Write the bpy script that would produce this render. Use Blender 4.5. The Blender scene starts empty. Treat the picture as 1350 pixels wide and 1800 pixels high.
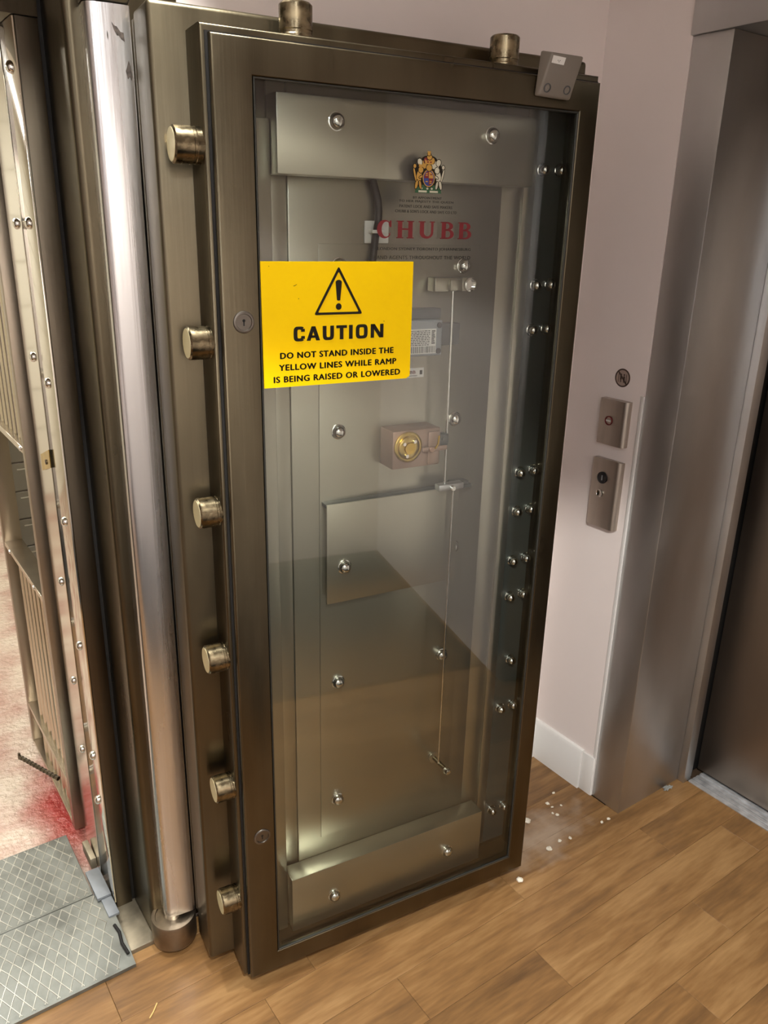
import bpy, bmesh, math, random
from mathutils import Vector, Matrix
random.seed(7)
SC = bpy.context.scene
COL = SC.collection
pi = math.pi

# ------------------------------------------------------------------ camera
CAM_H = 1.65
YAW, PITCH, ROLL = math.radians(54.358), math.radians(19.699), math.radians(-1.3754)
FPX = 1403.8
fwd = Vector((math.cos(YAW) * math.cos(PITCH), math.sin(YAW) * math.cos(PITCH), -math.sin(PITCH)))
rgt0 = Vector((math.sin(YAW), -math.cos(YAW), 0))
dwn0 = fwd.cross(rgt0)
rgt = math.cos(ROLL) * rgt0 + math.sin(ROLL) * dwn0
dwn = -math.sin(ROLL) * rgt0 + math.cos(ROLL) * dwn0
cam_d = bpy.data.cameras.new('camera')
cam_d.sensor_fit = 'VERTICAL'
cam_d.sensor_height = 36.0
cam_d.lens = FPX / 1800.0 * 36.0
cam_d.clip_start = 0.02
cam = bpy.data.objects.new('camera', cam_d)
m = Matrix((rgt, -dwn, -fwd)).transposed().to_4x4()
m.translation = Vector((0, 0, CAM_H))
cam.matrix_world = m
COL.objects.link(cam)
SC.camera = cam

# ------------------------------------------------------------------ world, lights, exposure
SC.view_settings.view_transform = 'Standard'
SC.view_settings.look = 'None'
SC.view_settings.exposure = 0.0
SC.view_settings.gamma = 1.0
SC.view_settings.use_curve_mapping = False
world = bpy.data.worlds.new('world')
SC.world = world
world.use_nodes = True
world.node_tree.nodes['Background'].inputs[0].default_value = (0.02, 0.02, 0.02, 1)
world.node_tree.nodes['Background'].inputs[1].default_value = 1.0

CEIL = 2.55
WARM = (0.98, 0.98, 0.94)
FILL_COL = (0.95, 1.0, 1.05)
SPOTS = [  # recessed ceiling downlights of the lobby: x, y, watts, cone degrees, blend, colour
    (0.50, 1.18, 105, 74, 0.18, WARM),
    (-0.10, -0.40, 275, 120, 0.12, WARM),
    (-0.95, 1.10, 60, 76, 0.18, WARM),
]


def add_spot(x, y, w, cone, blend, col):
    l = bpy.data.lights.new('downlight_beam', 'SPOT')
    l.energy = w
    l.spot_size = math.radians(cone)
    l.spot_blend = blend
    l.shadow_soft_size = 0.04
    l.color = col
    o = bpy.data.objects.new('downlight_beam', l)
    o.location = (x, y, CEIL - 0.02)
    COL.objects.link(o)


for s_ in SPOTS:
    add_spot(*s_)


def add_area(name, loc, sx, sy, w, col):
    l = bpy.data.lights.new(name, 'AREA')
    l.shape = 'RECTANGLE'
    l.size, l.size_y = sx, sy
    l.energy = w
    l.color = col
    o = bpy.data.objects.new(name, l)
    o.location = loc
    COL.objects.link(o)


for ty_ in (2.6, 4.1):
    add_area('vault_tube_light', (-0.35, ty_, 2.33), 1.3, 0.12, 27, (1.0, 0.98, 0.92))
FILL_PANELS = [(-0.25, -0.78), (-1.75, -0.78)]  # unseen ceiling panels added as soft frontal fill behind the camera
for px_, py_ in FILL_PANELS:
    add_area('fill_panel_light', (px_, py_, CEIL - 0.03), 0.56, 0.56, 8.2, FILL_COL)


# ------------------------------------------------------------------ materials
def lin(c):
    return tuple(((v / 255) / 12.92 if v / 255 <= 0.04045 else ((v / 255 + 0.055) / 1.055) ** 2.4) for v in c) + (1,)


def mat(name, rgb, metal=0.0, rough=0.5, var=0.0, scale=(6, 6, 6), bump=0.0, bscale=None, rvar=0.0, spec=0.5, rgb2=None, coat=0.0, detail=4.0, pos=None):
    """Principled material; noise in object space varies colour, roughness and relief."""
    mt = bpy.data.materials.new(name)
    mt.use_nodes = True
    nt = mt.node_tree
    b = nt.nodes['Principled BSDF']
    c = lin(rgb)
    b.inputs['Base Color'].default_value = c
    b.inputs['Metallic'].default_value = metal
    b.inputs['Roughness'].default_value = rough
    b.inputs['Specular IOR Level'].default_value = spec
    b.inputs['Coat Weight'].default_value = coat
    if var or bump or rvar or rgb2:
        tc = nt.nodes.new('ShaderNodeTexCoord')
        mp = nt.nodes.new('ShaderNodeMapping')
        mp.inputs['Scale'].default_value = scale
        nt.links.new(tc.outputs['Object'], mp.inputs['Vector'])
        n = nt.nodes.new('ShaderNodeTexNoise')
        n.inputs['Scale'].default_value = 1.0
        n.inputs['Detail'].default_value = detail
        nt.links.new(mp.outputs[0], n.inputs['Vector'])
        if var or rgb2:
            r = nt.nodes.new('ShaderNodeValToRGB')
            c2 = lin(rgb2) if rgb2 else tuple(min(1, v * (1 + var)) for v in c[:3]) + (1,)
            c1 = c if rgb2 else tuple(v * (1 - var) for v in c[:3]) + (1,)
            p = pos or (0.35, 0.65)
            r.color_ramp.elements[0].position = p[0]
            r.color_ramp.elements[0].color = c1
            r.color_ramp.elements[1].position = p[1]
            r.color_ramp.elements[1].color = c2
            nt.links.new(n.outputs['Fac'], r.inputs[0])
            nt.links.new(r.outputs[0], b.inputs['Base Color'])
        if rvar:
            mr = nt.nodes.new('ShaderNodeMapRange')
            mr.inputs[1].default_value = 0.3
            mr.inputs[2].default_value = 0.7
            mr.inputs[3].default_value = max(0.02, rough - rvar)
            mr.inputs[4].default_value = rough + rvar
            nt.links.new(n.outputs['Fac'], mr.inputs[0])
            nt.links.new(mr.outputs[0], b.inputs['Roughness'])
        if bump:
            n2 = n
            if bscale:
                mp2 = nt.nodes.new('ShaderNodeMapping')
                mp2.inputs['Scale'].default_value = bscale
                nt.links.new(tc.outputs['Object'], mp2.inputs['Vector'])
                n2 = nt.nodes.new('ShaderNodeTexNoise')
                n2.inputs['Scale'].default_value = 1.0
                n2.inputs['Detail'].default_value = 3.0
                nt.links.new(mp2.outputs[0], n2.inputs['Vector'])
            bp = nt.nodes.new('ShaderNodeBump')
            bp.inputs['Strength'].default_value = bump
            bp.inputs['Distance'].default_value = 0.002
            nt.links.new(n2.outputs['Fac'], bp.inputs['Height'])
            nt.links.new(bp.outputs[0], b.inputs['Normal'])
    return mt


M = {}
M['bronze'] = mat('bronze_steel', (98, 90, 73), 1.0, 0.33, 0.16, (9, 9, 2.2), 0.10, (160, 160, 4), 0.07)
M['bronze_dark'] = mat('dark_bronze_steel', (92, 84, 72), 1.0, 0.36, 0.15, (9, 9, 2), 0.10, (160, 160, 4), 0.06)
M['post'] = mat('brushed_post_steel', (212, 211, 210), 1.0, 0.27, 0.10, (18, 18, 1.2), 0.12, (190, 190, 3), 0.07)
M['boltsteel'] = mat('bolt_steel', (128, 116, 92), 1.0, 0.28, 0.5, (40, 50, 50), 0.2, None, 0.1)
M['boltend'] = mat('bolt_end_steel', (226, 216, 176), 0.85, 0.42, 0.06, (30, 30, 30), 0.05)
M['chrome'] = mat('chrome', (214, 212, 206), 1.0, 0.08)
M['polished'] = mat('polished_steel', (208, 203, 192), 1.0, 0.10, 0.06, (6, 6, 3), 0.03, None, 0.04)
M['gate'] = mat('gate_steel', (150, 138, 122), 1.0, 0.36, 0.08, (8, 8, 3), 0.05, (120, 120, 6), 0.06)
M['boxdoor'] = mat('grey_box_door', (150, 146, 138), 0.7, 0.3, 0.05, (9, 9, 9))
M['gate_bar'] = mat('gate_bar_steel', (196, 186, 168), 1.0, 0.25, 0.08, (20, 20, 4))
M['panel'] = mat('grey_green_satin_metal', (168, 164, 149), 0.94, 0.30, 0.03, (3, 3, 2), 0, None, 0.02)
M['channel'] = mat('dark_channel_paint', (70, 72, 66), 0.4, 0.35, 0.08, (4, 4, 2))
M['cavity'] = mat('cavity_paint', (92, 94, 86), 0.0, 0.45)
M['copper'] = mat('copper_lock_case', (150, 124, 108), 0.6, 0.38, 0.12, (20, 20, 20), 0.05, None, 0.05)
M['brass'] = mat('brass', (200, 172, 96), 1.0, 0.25, 0.12, (40, 40, 40))
M['bead'] = mat('dark_glazing_bead', (70, 70, 66), 0.8, 0.4)
M['worn'] = mat('dark_worn_metal', (66, 58, 52), 0.6, 0.5, 0.5, (150, 150, 150))
M['cup'] = mat('dull_bearing_steel', (140, 126, 108), 1.0, 0.42, 0.15, (30, 30, 30), 0.1)
M['lockgrey'] = mat('grey_lock_steel', (116, 110, 102), 1.0, 0.4)
M['black'] = mat('black_plastic', (24, 23, 24), 0.0, 0.45)
M['ink'] = mat('black_print', (28, 22, 14), 0.0, 0.5, spec=0.2)
M['yellow'] = mat('yellow_sign_plastic', (255, 210, 0), 0.0, 0.5, 0.02, (8, 8, 8), 0, None, 0.04, spec=0.12)
M['cream_white'] = mat('white_plastic', (222, 220, 214), 0.0, 0.45)
M['redpaint'] = mat('dark_red_print', (104, 14, 20), 0.0, 0.5)
M['greyprint'] = mat('grey_print', (50, 48, 44), 0.0, 0.6)
M['gold'] = mat('gold_print', (166, 124, 50), 0.0, 0.5)
M['silverprint'] = mat('white_print', (176, 168, 146), 0.0, 0.5)
M['greenprint'] = mat('green_print', (34, 74, 44), 0.0, 0.5)
M['blueprint'] = mat('blue_print', (38, 52, 112), 0.0, 0.5)
M['switchgrey'] = mat('grey_switch_plastic', (142, 146, 148), 0.0, 0.4)
M['switchdark'] = mat('dark_grey_plastic', (74, 76, 76), 0.0, 0.5)
M['sensor'] = mat('grey_sensor_plastic', (120, 112, 102), 0.0, 0.5, 0.03, (30, 30, 30))
M['wall'] = mat('pink_white_wall_paint', (232, 221, 216), 0.0, 0.6, 0.02, (2, 2, 2), 0.04, (60, 60, 60))
M['skirting'] = mat('white_gloss_paint', (228, 226, 222), 0.0, 0.32, 0.02, (5, 5, 5))
M['ceiling'] = mat('ceiling_paint', (226, 220, 212), 0.0, 0.8)
M['liftsteel'] = mat('brushed_lift_steel', (196, 196, 195), 1.0, 0.42, 0.10, (5, 5, 1.6), 0.08, (140, 140, 4), 0.08)
M['liftdoor'] = mat('brushed_lift_door', (158, 146, 134), 1.0, 0.40, 0.08, (6, 6, 1), 0.08, (140, 140, 3), 0.06)
M['alu'] = mat('worn_aluminium', (196, 196, 198), 0.6, 0.45, 0.2, (30, 30, 30), 0.2, (90, 90, 90), 0.1)
M['plate'] = mat('brushed_call_plate', (182, 174, 164), 1.0, 0.42, 0.05, (60, 60, 6), 0.06, (300, 300, 10))
M['tread'] = mat('grey_tread_plate', (122, 124, 118), 0.7, 0.42, 0.18, (22, 22, 22), 0.25, (60, 60, 60), 0.12)
M['ridge'] = mat('worn_tread_ridges', (186, 184, 174), 0.8, 0.35, 0.2, (40, 40, 40))
M['hinge_grey'] = mat('blue_grey_hinge_paint', (122, 126, 130), 0.2, 0.45, 0.08, (30, 30, 30))
M['sill'] = mat('dull_steel_sill', (150, 140, 120), 0.7, 0.5, 0.25, (18, 18, 18), 0.2, (70, 70, 70))
M['vaultwall'] = mat('white_vault_wall', (232, 228, 214), 0.0, 0.5)
M['crumb'] = mat('pale_plaster_crumb', (226, 218, 200), 0.0, 0.6)
M['fluff'] = mat('grey_fluff', (150, 152, 148), 0.0, 0.8)
M['straw'] = mat('pale_straw', (224, 190, 120), 0.0, 0.5)
M['dark_gap'] = mat('dark_gap', (20, 18, 16), 0.2, 0.6)
M['sticker'] = mat('brown_sticker_print', (70, 52, 44), 0.0, 0.5)
M['stickerbase'] = mat('sticker_base', (166, 146, 134), 0.0, 0.45)
M['carpet'] = mat('dark_grey_carpet', (34, 36, 38), 0.0, 0.9, 0.2, (120, 120, 120), 0.5, (400, 400, 400))
M['sub'] = mat('floor_underlay', (70, 52, 34), 0.0, 0.8)
M['hole'] = mat('key_hole_black', (8, 8, 8), 0.0, 0.6)


def glass_mat():
    mt = bpy.data.materials.new('tinted_plate_glass')
    mt.use_nodes = True
    nt = mt.node_tree
    nt.nodes.remove(nt.nodes['Principled BSDF'])
    out = nt.nodes['Material Output']
    tr = nt.nodes.new('ShaderNodeBsdfTransparent')
    tr.inputs[0].default_value = (0.92, 0.94, 0.93, 1)
    gl = nt.nodes.new('ShaderNodeBsdfGlossy')
    gl.inputs['Roughness'].default_value = 0.015
    gl.inputs['Color'].default_value = (1, 1, 1, 1)
    geo = nt.nodes.new('ShaderNodeNewGeometry')
    dt = nt.nodes.new('ShaderNodeVectorMath'); dt.operation = 'DOT_PRODUCT'
    nt.links.new(geo.outputs['Incoming'], dt.inputs[0]); nt.links.new(geo.outputs['Normal'], dt.inputs[1])
    ab = nt.nodes.new('ShaderNodeMath'); ab.operation = 'ABSOLUTE'
    nt.links.new(dt.outputs['Value'], ab.inputs[0])
    om = nt.nodes.new('ShaderNodeMath'); om.operation = 'SUBTRACT'; om.inputs[0].default_value = 1.0
    nt.links.new(ab.outputs[0], om.inputs[1])
    p5 = nt.nodes.new('ShaderNodeMath'); p5.operation = 'POWER'; p5.inputs[1].default_value = 5.0
    nt.links.new(om.outputs[0], p5.inputs[0])
    fr = nt.nodes.new('ShaderNodeMath'); fr.operation = 'MULTIPLY_ADD'; fr.inputs[1].default_value = 0.95; fr.inputs[2].default_value = 0.05
    nt.links.new(p5.outputs[0], fr.inputs[0])
    mx = nt.nodes.new('ShaderNodeMixShader')
    nt.links.new(fr.outputs[0], mx.inputs[0])
    nt.links.new(tr.outputs[0], mx.inputs[1])
    nt.links.new(gl.outputs[0], mx.inputs[2])
    nt.links.new(mx.outputs[0], out.inputs['Surface'])
    return mt


M['glass'] = glass_mat()


def emit_mat(name, col, s):
    mt = bpy.data.materials.new(name)
    mt.use_nodes = True
    b = mt.node_tree.nodes['Principled BSDF']
    b.inputs['Base Color'].default_value = (0.8, 0.8, 0.8, 1)
    b.inputs['Emission Color'].default_value = tuple(col) + (1,)
    b.inputs['Emission Strength'].default_value = s
    return mt


M['lamp'] = emit_mat('lamp_glow', WARM, 14)
M['fill_panel_glow'] = emit_mat('fill_panel_glow', FILL_COL, 6)
M['tube'] = emit_mat('tube_glow', (1, 0.98, 0.9), 12)


def wood_mat():
    mt = bpy.data.materials.new('oak_laminate')
    mt.use_nodes = True
    nt = mt.node_tree
    N, L = nt.nodes, nt.links
    b = N['Principled BSDF']
    b.inputs['Roughness'].default_value = 0.36
    b.inputs['Specular IOR Level'].default_value = 0.4
    tc = N.new('ShaderNodeTexCoord')
    oi = N.new('ShaderNodeObjectInfo')
    mul = N.new('ShaderNodeVectorMath')
    mul.operation = 'SCALE'
    cmb = N.new('ShaderNodeCombineXYZ')
    L.new(oi.outputs['Random'], cmb.inputs[0])
    L.new(oi.outputs['Random'], cmb.inputs[1])
    L.new(cmb.outputs[0], mul.inputs[0])
    mul.inputs['Scale'].default_value = 37.0
    add = N.new('ShaderNodeVectorMath')
    L.new(tc.outputs['Object'], add.inputs[0])
    L.new(mul.outputs[0], add.inputs[1])
    # broad cathedral grain
    mp = N.new('ShaderNodeMapping')
    mp.inputs['Scale'].default_value = (1.5, 13, 1)
    L.new(add.outputs[0], mp.inputs['Vector'])
    n1 = N.new('ShaderNodeTexNoise')
    n1.inputs['Scale'].default_value = 1.0
    n1.inputs['Detail'].default_value = 2.0
    n1.inputs['Distortion'].default_value = 0.8
    L.new(mp.outputs[0], n1.inputs['Vector'])
    rings = N.new('ShaderNodeMath')
    rings.operation = 'MULTIPLY'
    rings.inputs[1].default_value = 26.0
    L.new(n1.outputs['Fac'], rings.inputs[0])
    sn = N.new('ShaderNodeMath')
    sn.operation = 'SINE'
    L.new(rings.outputs[0], sn.inputs[0])
    # fine fibres
    mp2 = N.new('ShaderNodeMapping')
    mp2.inputs['Scale'].default_value = (16, 120, 1)
    L.new(add.outputs[0], mp2.inputs['Vector'])
    n2 = N.new('ShaderNodeTexNoise')
    n2.inputs['Scale'].default_value = 1.0
    n2.inputs['Detail'].default_value = 4.0
    L.new(mp2.outputs[0], n2.inputs['Vector'])
    # patches
    mp3 = N.new('ShaderNodeMapping')
    mp3.inputs['Scale'].default_value = (3.2, 14, 1)
    L.new(add.outputs[0], mp3.inputs['Vector'])
    n3 = N.new('ShaderNodeTexNoise')
    n3.inputs['Scale'].default_value = 1.0
    L.new(mp3.outputs[0], n3.inputs['Vector'])
    s1 = N.new('ShaderNodeMath'); s1.operation = 'MULTIPLY'; s1.inputs[1].default_value = 0.06
    L.new(sn.outputs[0], s1.inputs[0])
    s2 = N.new('ShaderNodeMath'); s2.operation = 'MULTIPLY_ADD'; s2.inputs[1].default_value = 0.42
    L.new(n2.outputs['Fac'], s2.inputs[0]); L.new(s1.outputs[0], s2.inputs[2])
    s3 = N.new('ShaderNodeMath'); s3.operation = 'MULTIPLY_ADD'; s3.inputs[1].default_value = 0.62
    L.new(n3.outputs['Fac'], s3.inputs[0]); L.new(s2.outputs[0], s3.inputs[2])
    s4 = N.new('ShaderNodeMath'); s4.operation = 'MULTIPLY_ADD'; s4.inputs[1].default_value = 0.20
    L.new(oi.outputs['Random'], s4.inputs[0]); L.new(s3.outputs[0], s4.inputs[2])
    rp = N.new('ShaderNodeValToRGB')
    e = rp.color_ramp.elements
    e[0].position = 0.33; e[0].color = lin((94, 68, 42))
    e[1].position = 0.95; e[1].color = lin((164, 128, 84))
    k = rp.color_ramp.elements.new(0.62); k.color = lin((131, 96, 58))
    L.new(s4.outputs[0], rp.inputs[0])
    # pale plaster dust trodden in behind the door's free edge
    geo = N.new('ShaderNodeNewGeometry')
    sub = N.new('ShaderNodeVectorMath'); sub.operation = 'SUBTRACT'
    sub.inputs[1].default_value = (1.46, 1.24, 0)
    L.new(geo.outputs['Position'], sub.inputs[0])
    sc = N.new('ShaderNodeVectorMath'); sc.operation = 'MULTIPLY'
    sc.inputs[1].default_value = (4.2, 9.0, 0)
    L.new(sub.outputs[0], sc.inputs[0])
    ln = N.new('ShaderNodeVectorMath'); ln.operation = 'LENGTH'
    L.new(sc.outputs[0], ln.inputs[0])
    n4 = N.new('ShaderNodeTexNoise'); n4.inputs['Scale'].default_value = 16.0; n4.inputs['Detail'].default_value = 5.0
    L.new(geo.outputs['Position'], n4.inputs['Vector'])
    a4 = N.new('ShaderNodeMath'); a4.operation = 'MULTIPLY_ADD'; a4.inputs[1].default_value = 1.6
    L.new(n4.outputs['Fac'], a4.inputs[0]); L.new(ln.outputs['Value'], a4.inputs[2])
    mr = N.new('ShaderNodeMapRange')
    mr.inputs[1].default_value = 0.9; mr.inputs[2].default_value = 1.7
    mr.inputs[3].default_value = 0.55; mr.inputs[4].default_value = 0.0
    L.new(a4.outputs[0], mr.inputs[0])
    mx = N.new('ShaderNodeMix'); mx.data_type = 'RGBA'
    mx.inputs['B'].default_value = lin((190, 172, 152))
    L.new(mr.outputs[0], mx.inputs['Factor']); L.new(rp.outputs[0], mx.inputs['A'])
    L.new(mx.outputs['Result'], b.inputs['Base Color'])
    bp = N.new('ShaderNodeBump'); bp.inputs['Strength'].default_value = 0.06; bp.inputs['Distance'].default_value = 0.001
    L.new(n2.outputs['Fac'], bp.inputs['Height']); L.new(bp.outputs[0], b.inputs['Normal'])
    return mt


M['wood'] = wood_mat()


def vault_floor_mat():
    mt = bpy.data.materials.new('blotchy_glossy_vault_floor')
    mt.use_nodes = True
    nt = mt.node_tree
    N, L = nt.nodes, nt.links
    b = N['Principled BSDF']
    geo = N.new('ShaderNodeNewGeometry')
    n1 = N.new('ShaderNodeTexNoise'); n1.inputs['Scale'].default_value = 5.0; n1.inputs['Detail'].default_value = 5.0
    L.new(geo.outputs['Position'], n1.inputs['Vector'])
    r1 = N.new('ShaderNodeValToRGB')
    r1.color_ramp.elements[0].position = 0.36; r1.color_ramp.elements[0].color = lin((176, 140, 126))
    r1.color_ramp.elements[1].position = 0.62; r1.color_ramp.elements[1].color = lin((206, 190, 172))
    L.new(n1.outputs['Fac'], r1.inputs[0])
    # worn red paint beside the gate's foot
    sub = N.new('ShaderNodeVectorMath'); sub.operation = 'SUBTRACT'
    sub.inputs[1].default_value = (0.362, 2.10, 0)
    L.new(geo.outputs['Position'], sub.inputs[0])
    sc = N.new('ShaderNodeVectorMath'); sc.operation = 'MULTIPLY'; sc.inputs[1].default_value = (9.5, 3.4, 0)
    L.new(sub.outputs[0], sc.inputs[0])
    ln = N.new('ShaderNodeVectorMath'); ln.operation = 'LENGTH'
    L.new(sc.outputs[0], ln.inputs[0])
    a = N.new('ShaderNodeMath'); a.operation = 'MULTIPLY_ADD'; a.inputs[1].default_value = 0.8
    L.new(n1.outputs['Fac'], a.inputs[0]); L.new(ln.outputs['Value'], a.inputs[2])
    mr = N.new('ShaderNodeMapRange')
    mr.inputs[1].default_value = 0.6; mr.inputs[2].default_value = 1.5; mr.inputs[3].default_value = 0.92; mr.inputs[4].default_value = 0.0
    L.new(a.outputs[0], mr.inputs[0])
    mx = N.new('ShaderNodeMix'); mx.data_type = 'RGBA'
    mx.inputs['B'].default_value = lin((150, 34, 32))
    L.new(mr.outputs[0], mx.inputs['Factor']); L.new(r1.outputs[0], mx.inputs['A'])
    L.new(mx.outputs['Result'], b.inputs['Base Color'])
    b.inputs['Roughness'].default_value = 0.16
    n2 = N.new('ShaderNodeTexNoise'); n2.inputs['Scale'].default_value = 48.0; n2.inputs['Detail'].default_value = 4.0
    L.new(geo.outputs['Position'], n2.inputs['Vector'])
    bp = N.new('ShaderNodeBump'); bp.inputs['Strength'].default_value = 1.0; bp.inputs['Distance'].default_value = 0.012
    L.new(n2.outputs['Fac'], bp.inputs['Height']); L.new(bp.outputs[0], b.inputs['Normal'])
    return mt


M['vaultfloor'] = vault_floor_mat()


# ------------------------------------------------------------------ mesh helpers
def new_bm():
    return bmesh.new()


def box(bm, x0, x1, y0, y1, z0, z1, bev=0.0, seg=2):
    if bev:
        t = bmesh.new()
        box(t, x0, x1, y0, y1, z0, z1)
        bmesh.ops.bevel(t, geom=t.edges[:], offset=bev, segments=seg, profile=0.5, affect='EDGES')
        join(bm, t)
        return
    v = [bm.verts.new(p) for p in ((x0, y0, z0), (x1, y0, z0), (x1, y1, z0), (x0, y1, z0), (x0, y0, z1), (x1, y0, z1), (x1, y1, z1), (x0, y1, z1))]
    for f in ((0, 3, 2, 1), (4, 5, 6, 7), (0, 1, 5, 4), (1, 2, 6, 5), (2, 3, 7, 6), (3, 0, 4, 7)):
        bm.faces.new([v[i] for i in f])


def join(bm, t, mtx=None):
    me = bpy.data.meshes.new('tmp')
    t.to_mesh(me)
    t.free()
    if mtx is not None:
        me.transform(mtx)
    bm.from_mesh(me)
    bpy.data.meshes.remove(me)


def prism(bm, pts, z0, z1, axis='z'):
    """extrude a 2-D outline (counter-clockwise) along an axis."""
    def P(a, b, c):
        return {'z': (a, b, c), 'y': (a, c, b), 'x': (c, a, b)}[axis]
    lo = [bm.verts.new(P(a, b, z0)) for a, b in pts]
    hi = [bm.verts.new(P(a, b, z1)) for a, b in pts]
    n = len(pts)
    bm.faces.new(lo[::-1])
    bm.faces.new(hi)
    for i in range(n):
        j = (i + 1) % n
        bm.faces.new((lo[i], lo[j], hi[j], hi[i]))
    bmesh.ops.recalc_face_normals(bm, faces=bm.faces[:])


def lathe(bm, prof, origin=(0, 0, 0), axis=(0, 0, 1), n=20):
    """revolve (radius, height) profile about an axis through origin."""
    ax = Vector(axis).normalized()
    q = Vector((0, 0, 1)).rotation_difference(ax)
    o = Vector(origin)
    rings = []
    for r, h in prof:
        if r < 1e-6:
            rings.append([bm.verts.new(o + q @ Vector((0, 0, h)))])
        else:
            rings.append([bm.verts.new(o + q @ Vector((r * math.cos(2 * pi * k / n), r * math.sin(2 * pi * k / n), h))) for k in range(n)])
    for a, b in zip(rings, rings[1:]):
        for k in range(n):
            j = (k + 1) % n
            if len(a) == 1 and len(b) == 1:
                continue
            if len(a) == 1:
                bm.faces.new((a[0], b[j], b[k]))
            elif len(b) == 1:
                bm.faces.new((a[k], a[j], b[0]))
            else:
                bm.faces.new((a[k], a[j], b[j], b[k]))
    bmesh.ops.recalc_face_normals(bm, faces=bm.faces[:])


def cyl(bm, p0, p1, r, n=16, bev=0.0):
    p0, p1 = Vector(p0), Vector(p1)
    h = (p1 - p0).length
    if bev:
        prof = [(0, 0), (r - bev, 0), (r, bev), (r, h - bev), (r - bev, h), (0, h)]
    else:
        prof = [(0, 0), (r, 0), (r, h), (0, h)]
    lathe(bm, prof, p0, p1 - p0, n)


def tube(bm, pts, r, n=8):
    """bent tube through points."""
    pts = [Vector(p) for p in pts]
    rings = []
    up = Vector((0.3, 0.5, 0.81))
    for i, p in enumerate(pts):
        t = (pts[min(i + 1, len(pts) - 1)] - pts[max(i - 1, 0)]).normalized()
        a = t.cross(up).normalized()
        b = t.cross(a)
        rings.append([bm.verts.new(p + r * (math.cos(2 * pi * k / n) * a + math.sin(2 * pi * k / n) * b)) for k in range(n)])
    for a, b in zip(rings, rings[1:]):
        for k in range(n):
            j = (k + 1) % n
            bm.faces.new((a[k], a[j], b[j], b[k]))
    bm.faces.new(rings[0][::-1])
    bm.faces.new(rings[-1])
    bmesh.ops.recalc_face_normals(bm, faces=bm.faces[:])


def obj(name, bm, material, parent=None, loc=None, smooth=None):
    me = bpy.data.meshes.new(name)
    if smooth is None:
        smooth = 40
    bm.to_mesh(me)
    bm.free()
    mats = material if isinstance(material, (list, tuple)) else [material]
    for k in mats:
        me.materials.append(M[k])
    if smooth:
        for p in me.polygons:
            p.use_smooth = True
        me.set_sharp_from_angle(angle=math.radians(smooth))
    o = bpy.data.objects.new(name, me)
    COL.objects.link(o)
    if parent:
        o.parent = parent
    if loc is not None:
        o.location = loc
    return o


def linked(o, loc, parent=None):
    c = o.copy()
    COL.objects.link(c)
    c.location = loc
    if parent is not None:
        c.parent = parent
    return c


def thing(name, label, cat, loc=(0, 0, 0), rz=0.0, group=None):
    o = bpy.data.objects.new(name, None)
    o.empty_display_size = 0.05
    o.location = loc
    o.rotation_euler = (0, 0, rz)
    COL.objects.link(o)
    o['label'] = label
    o['category'] = cat
    if group:
        o['group'] = group
    return o


def tag(o, label, cat, group=None, kind=None):
    o['label'] = label
    o['category'] = cat
    if group:
        o['group'] = group
    if kind:
        o['kind'] = kind
    return o


def struct(o, label=None, cat=None):
    o['kind'] = 'structure'
    if label:
        o['label'] = label
        o['category'] = cat
    return o


# flat print helpers: polygons lie in the (x, z) plane at depth y, facing -y
def poly(bm, pts, y, mi=0):
    a = sum(p[0] * q[1] - q[0] * p[1] for p, q in zip(pts, pts[1:] + pts[:1]))
    if a < 0:
        pts = pts[::-1]
    f = bm.faces.new([bm.verts.new((px, y, pz)) for px, pz in pts])
    f.material_index = mi
    return f


def band(bm, outer, inner, y, mi=0, closed=True):
    n = len(outer)
    for i in range(n if closed else n - 1):
        j = (i + 1) % n
        poly(bm, [outer[i], outer[j], inner[j], inner[i]], y, mi)


def ell(cx, cz, rx, rz, n=18, a0=0.0, a1=2 * pi, rot=0.0):
    out = []
    full = abs(a1 - a0 - 2 * pi) < 1e-6
    for k in range(n):
        t = a0 + (a1 - a0) * k / (n if full else n - 1)
        x, z = rx * math.cos(t), rz * math.sin(t)
        out.append((cx + x * math.cos(rot) - z * math.sin(rot), cz + x * math.sin(rot) + z * math.cos(rot)))
    return out


def superell(cx, cz, rx, rz, p=4.0, n=28):
    out = []
    for k in range(n):
        t = 2 * pi * k / n
        c, s = math.cos(t), math.sin(t)
        out.append((cx + rx * math.copysign(abs(c) ** (2 / p), c), cz + rz * math.copysign(abs(s) ** (2 / p), s)))
    return out


def rectp(x0, x1, z0, z1):
    return [(x0, z0), (x1, z0), (x1, z1), (x0, z1)]


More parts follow.
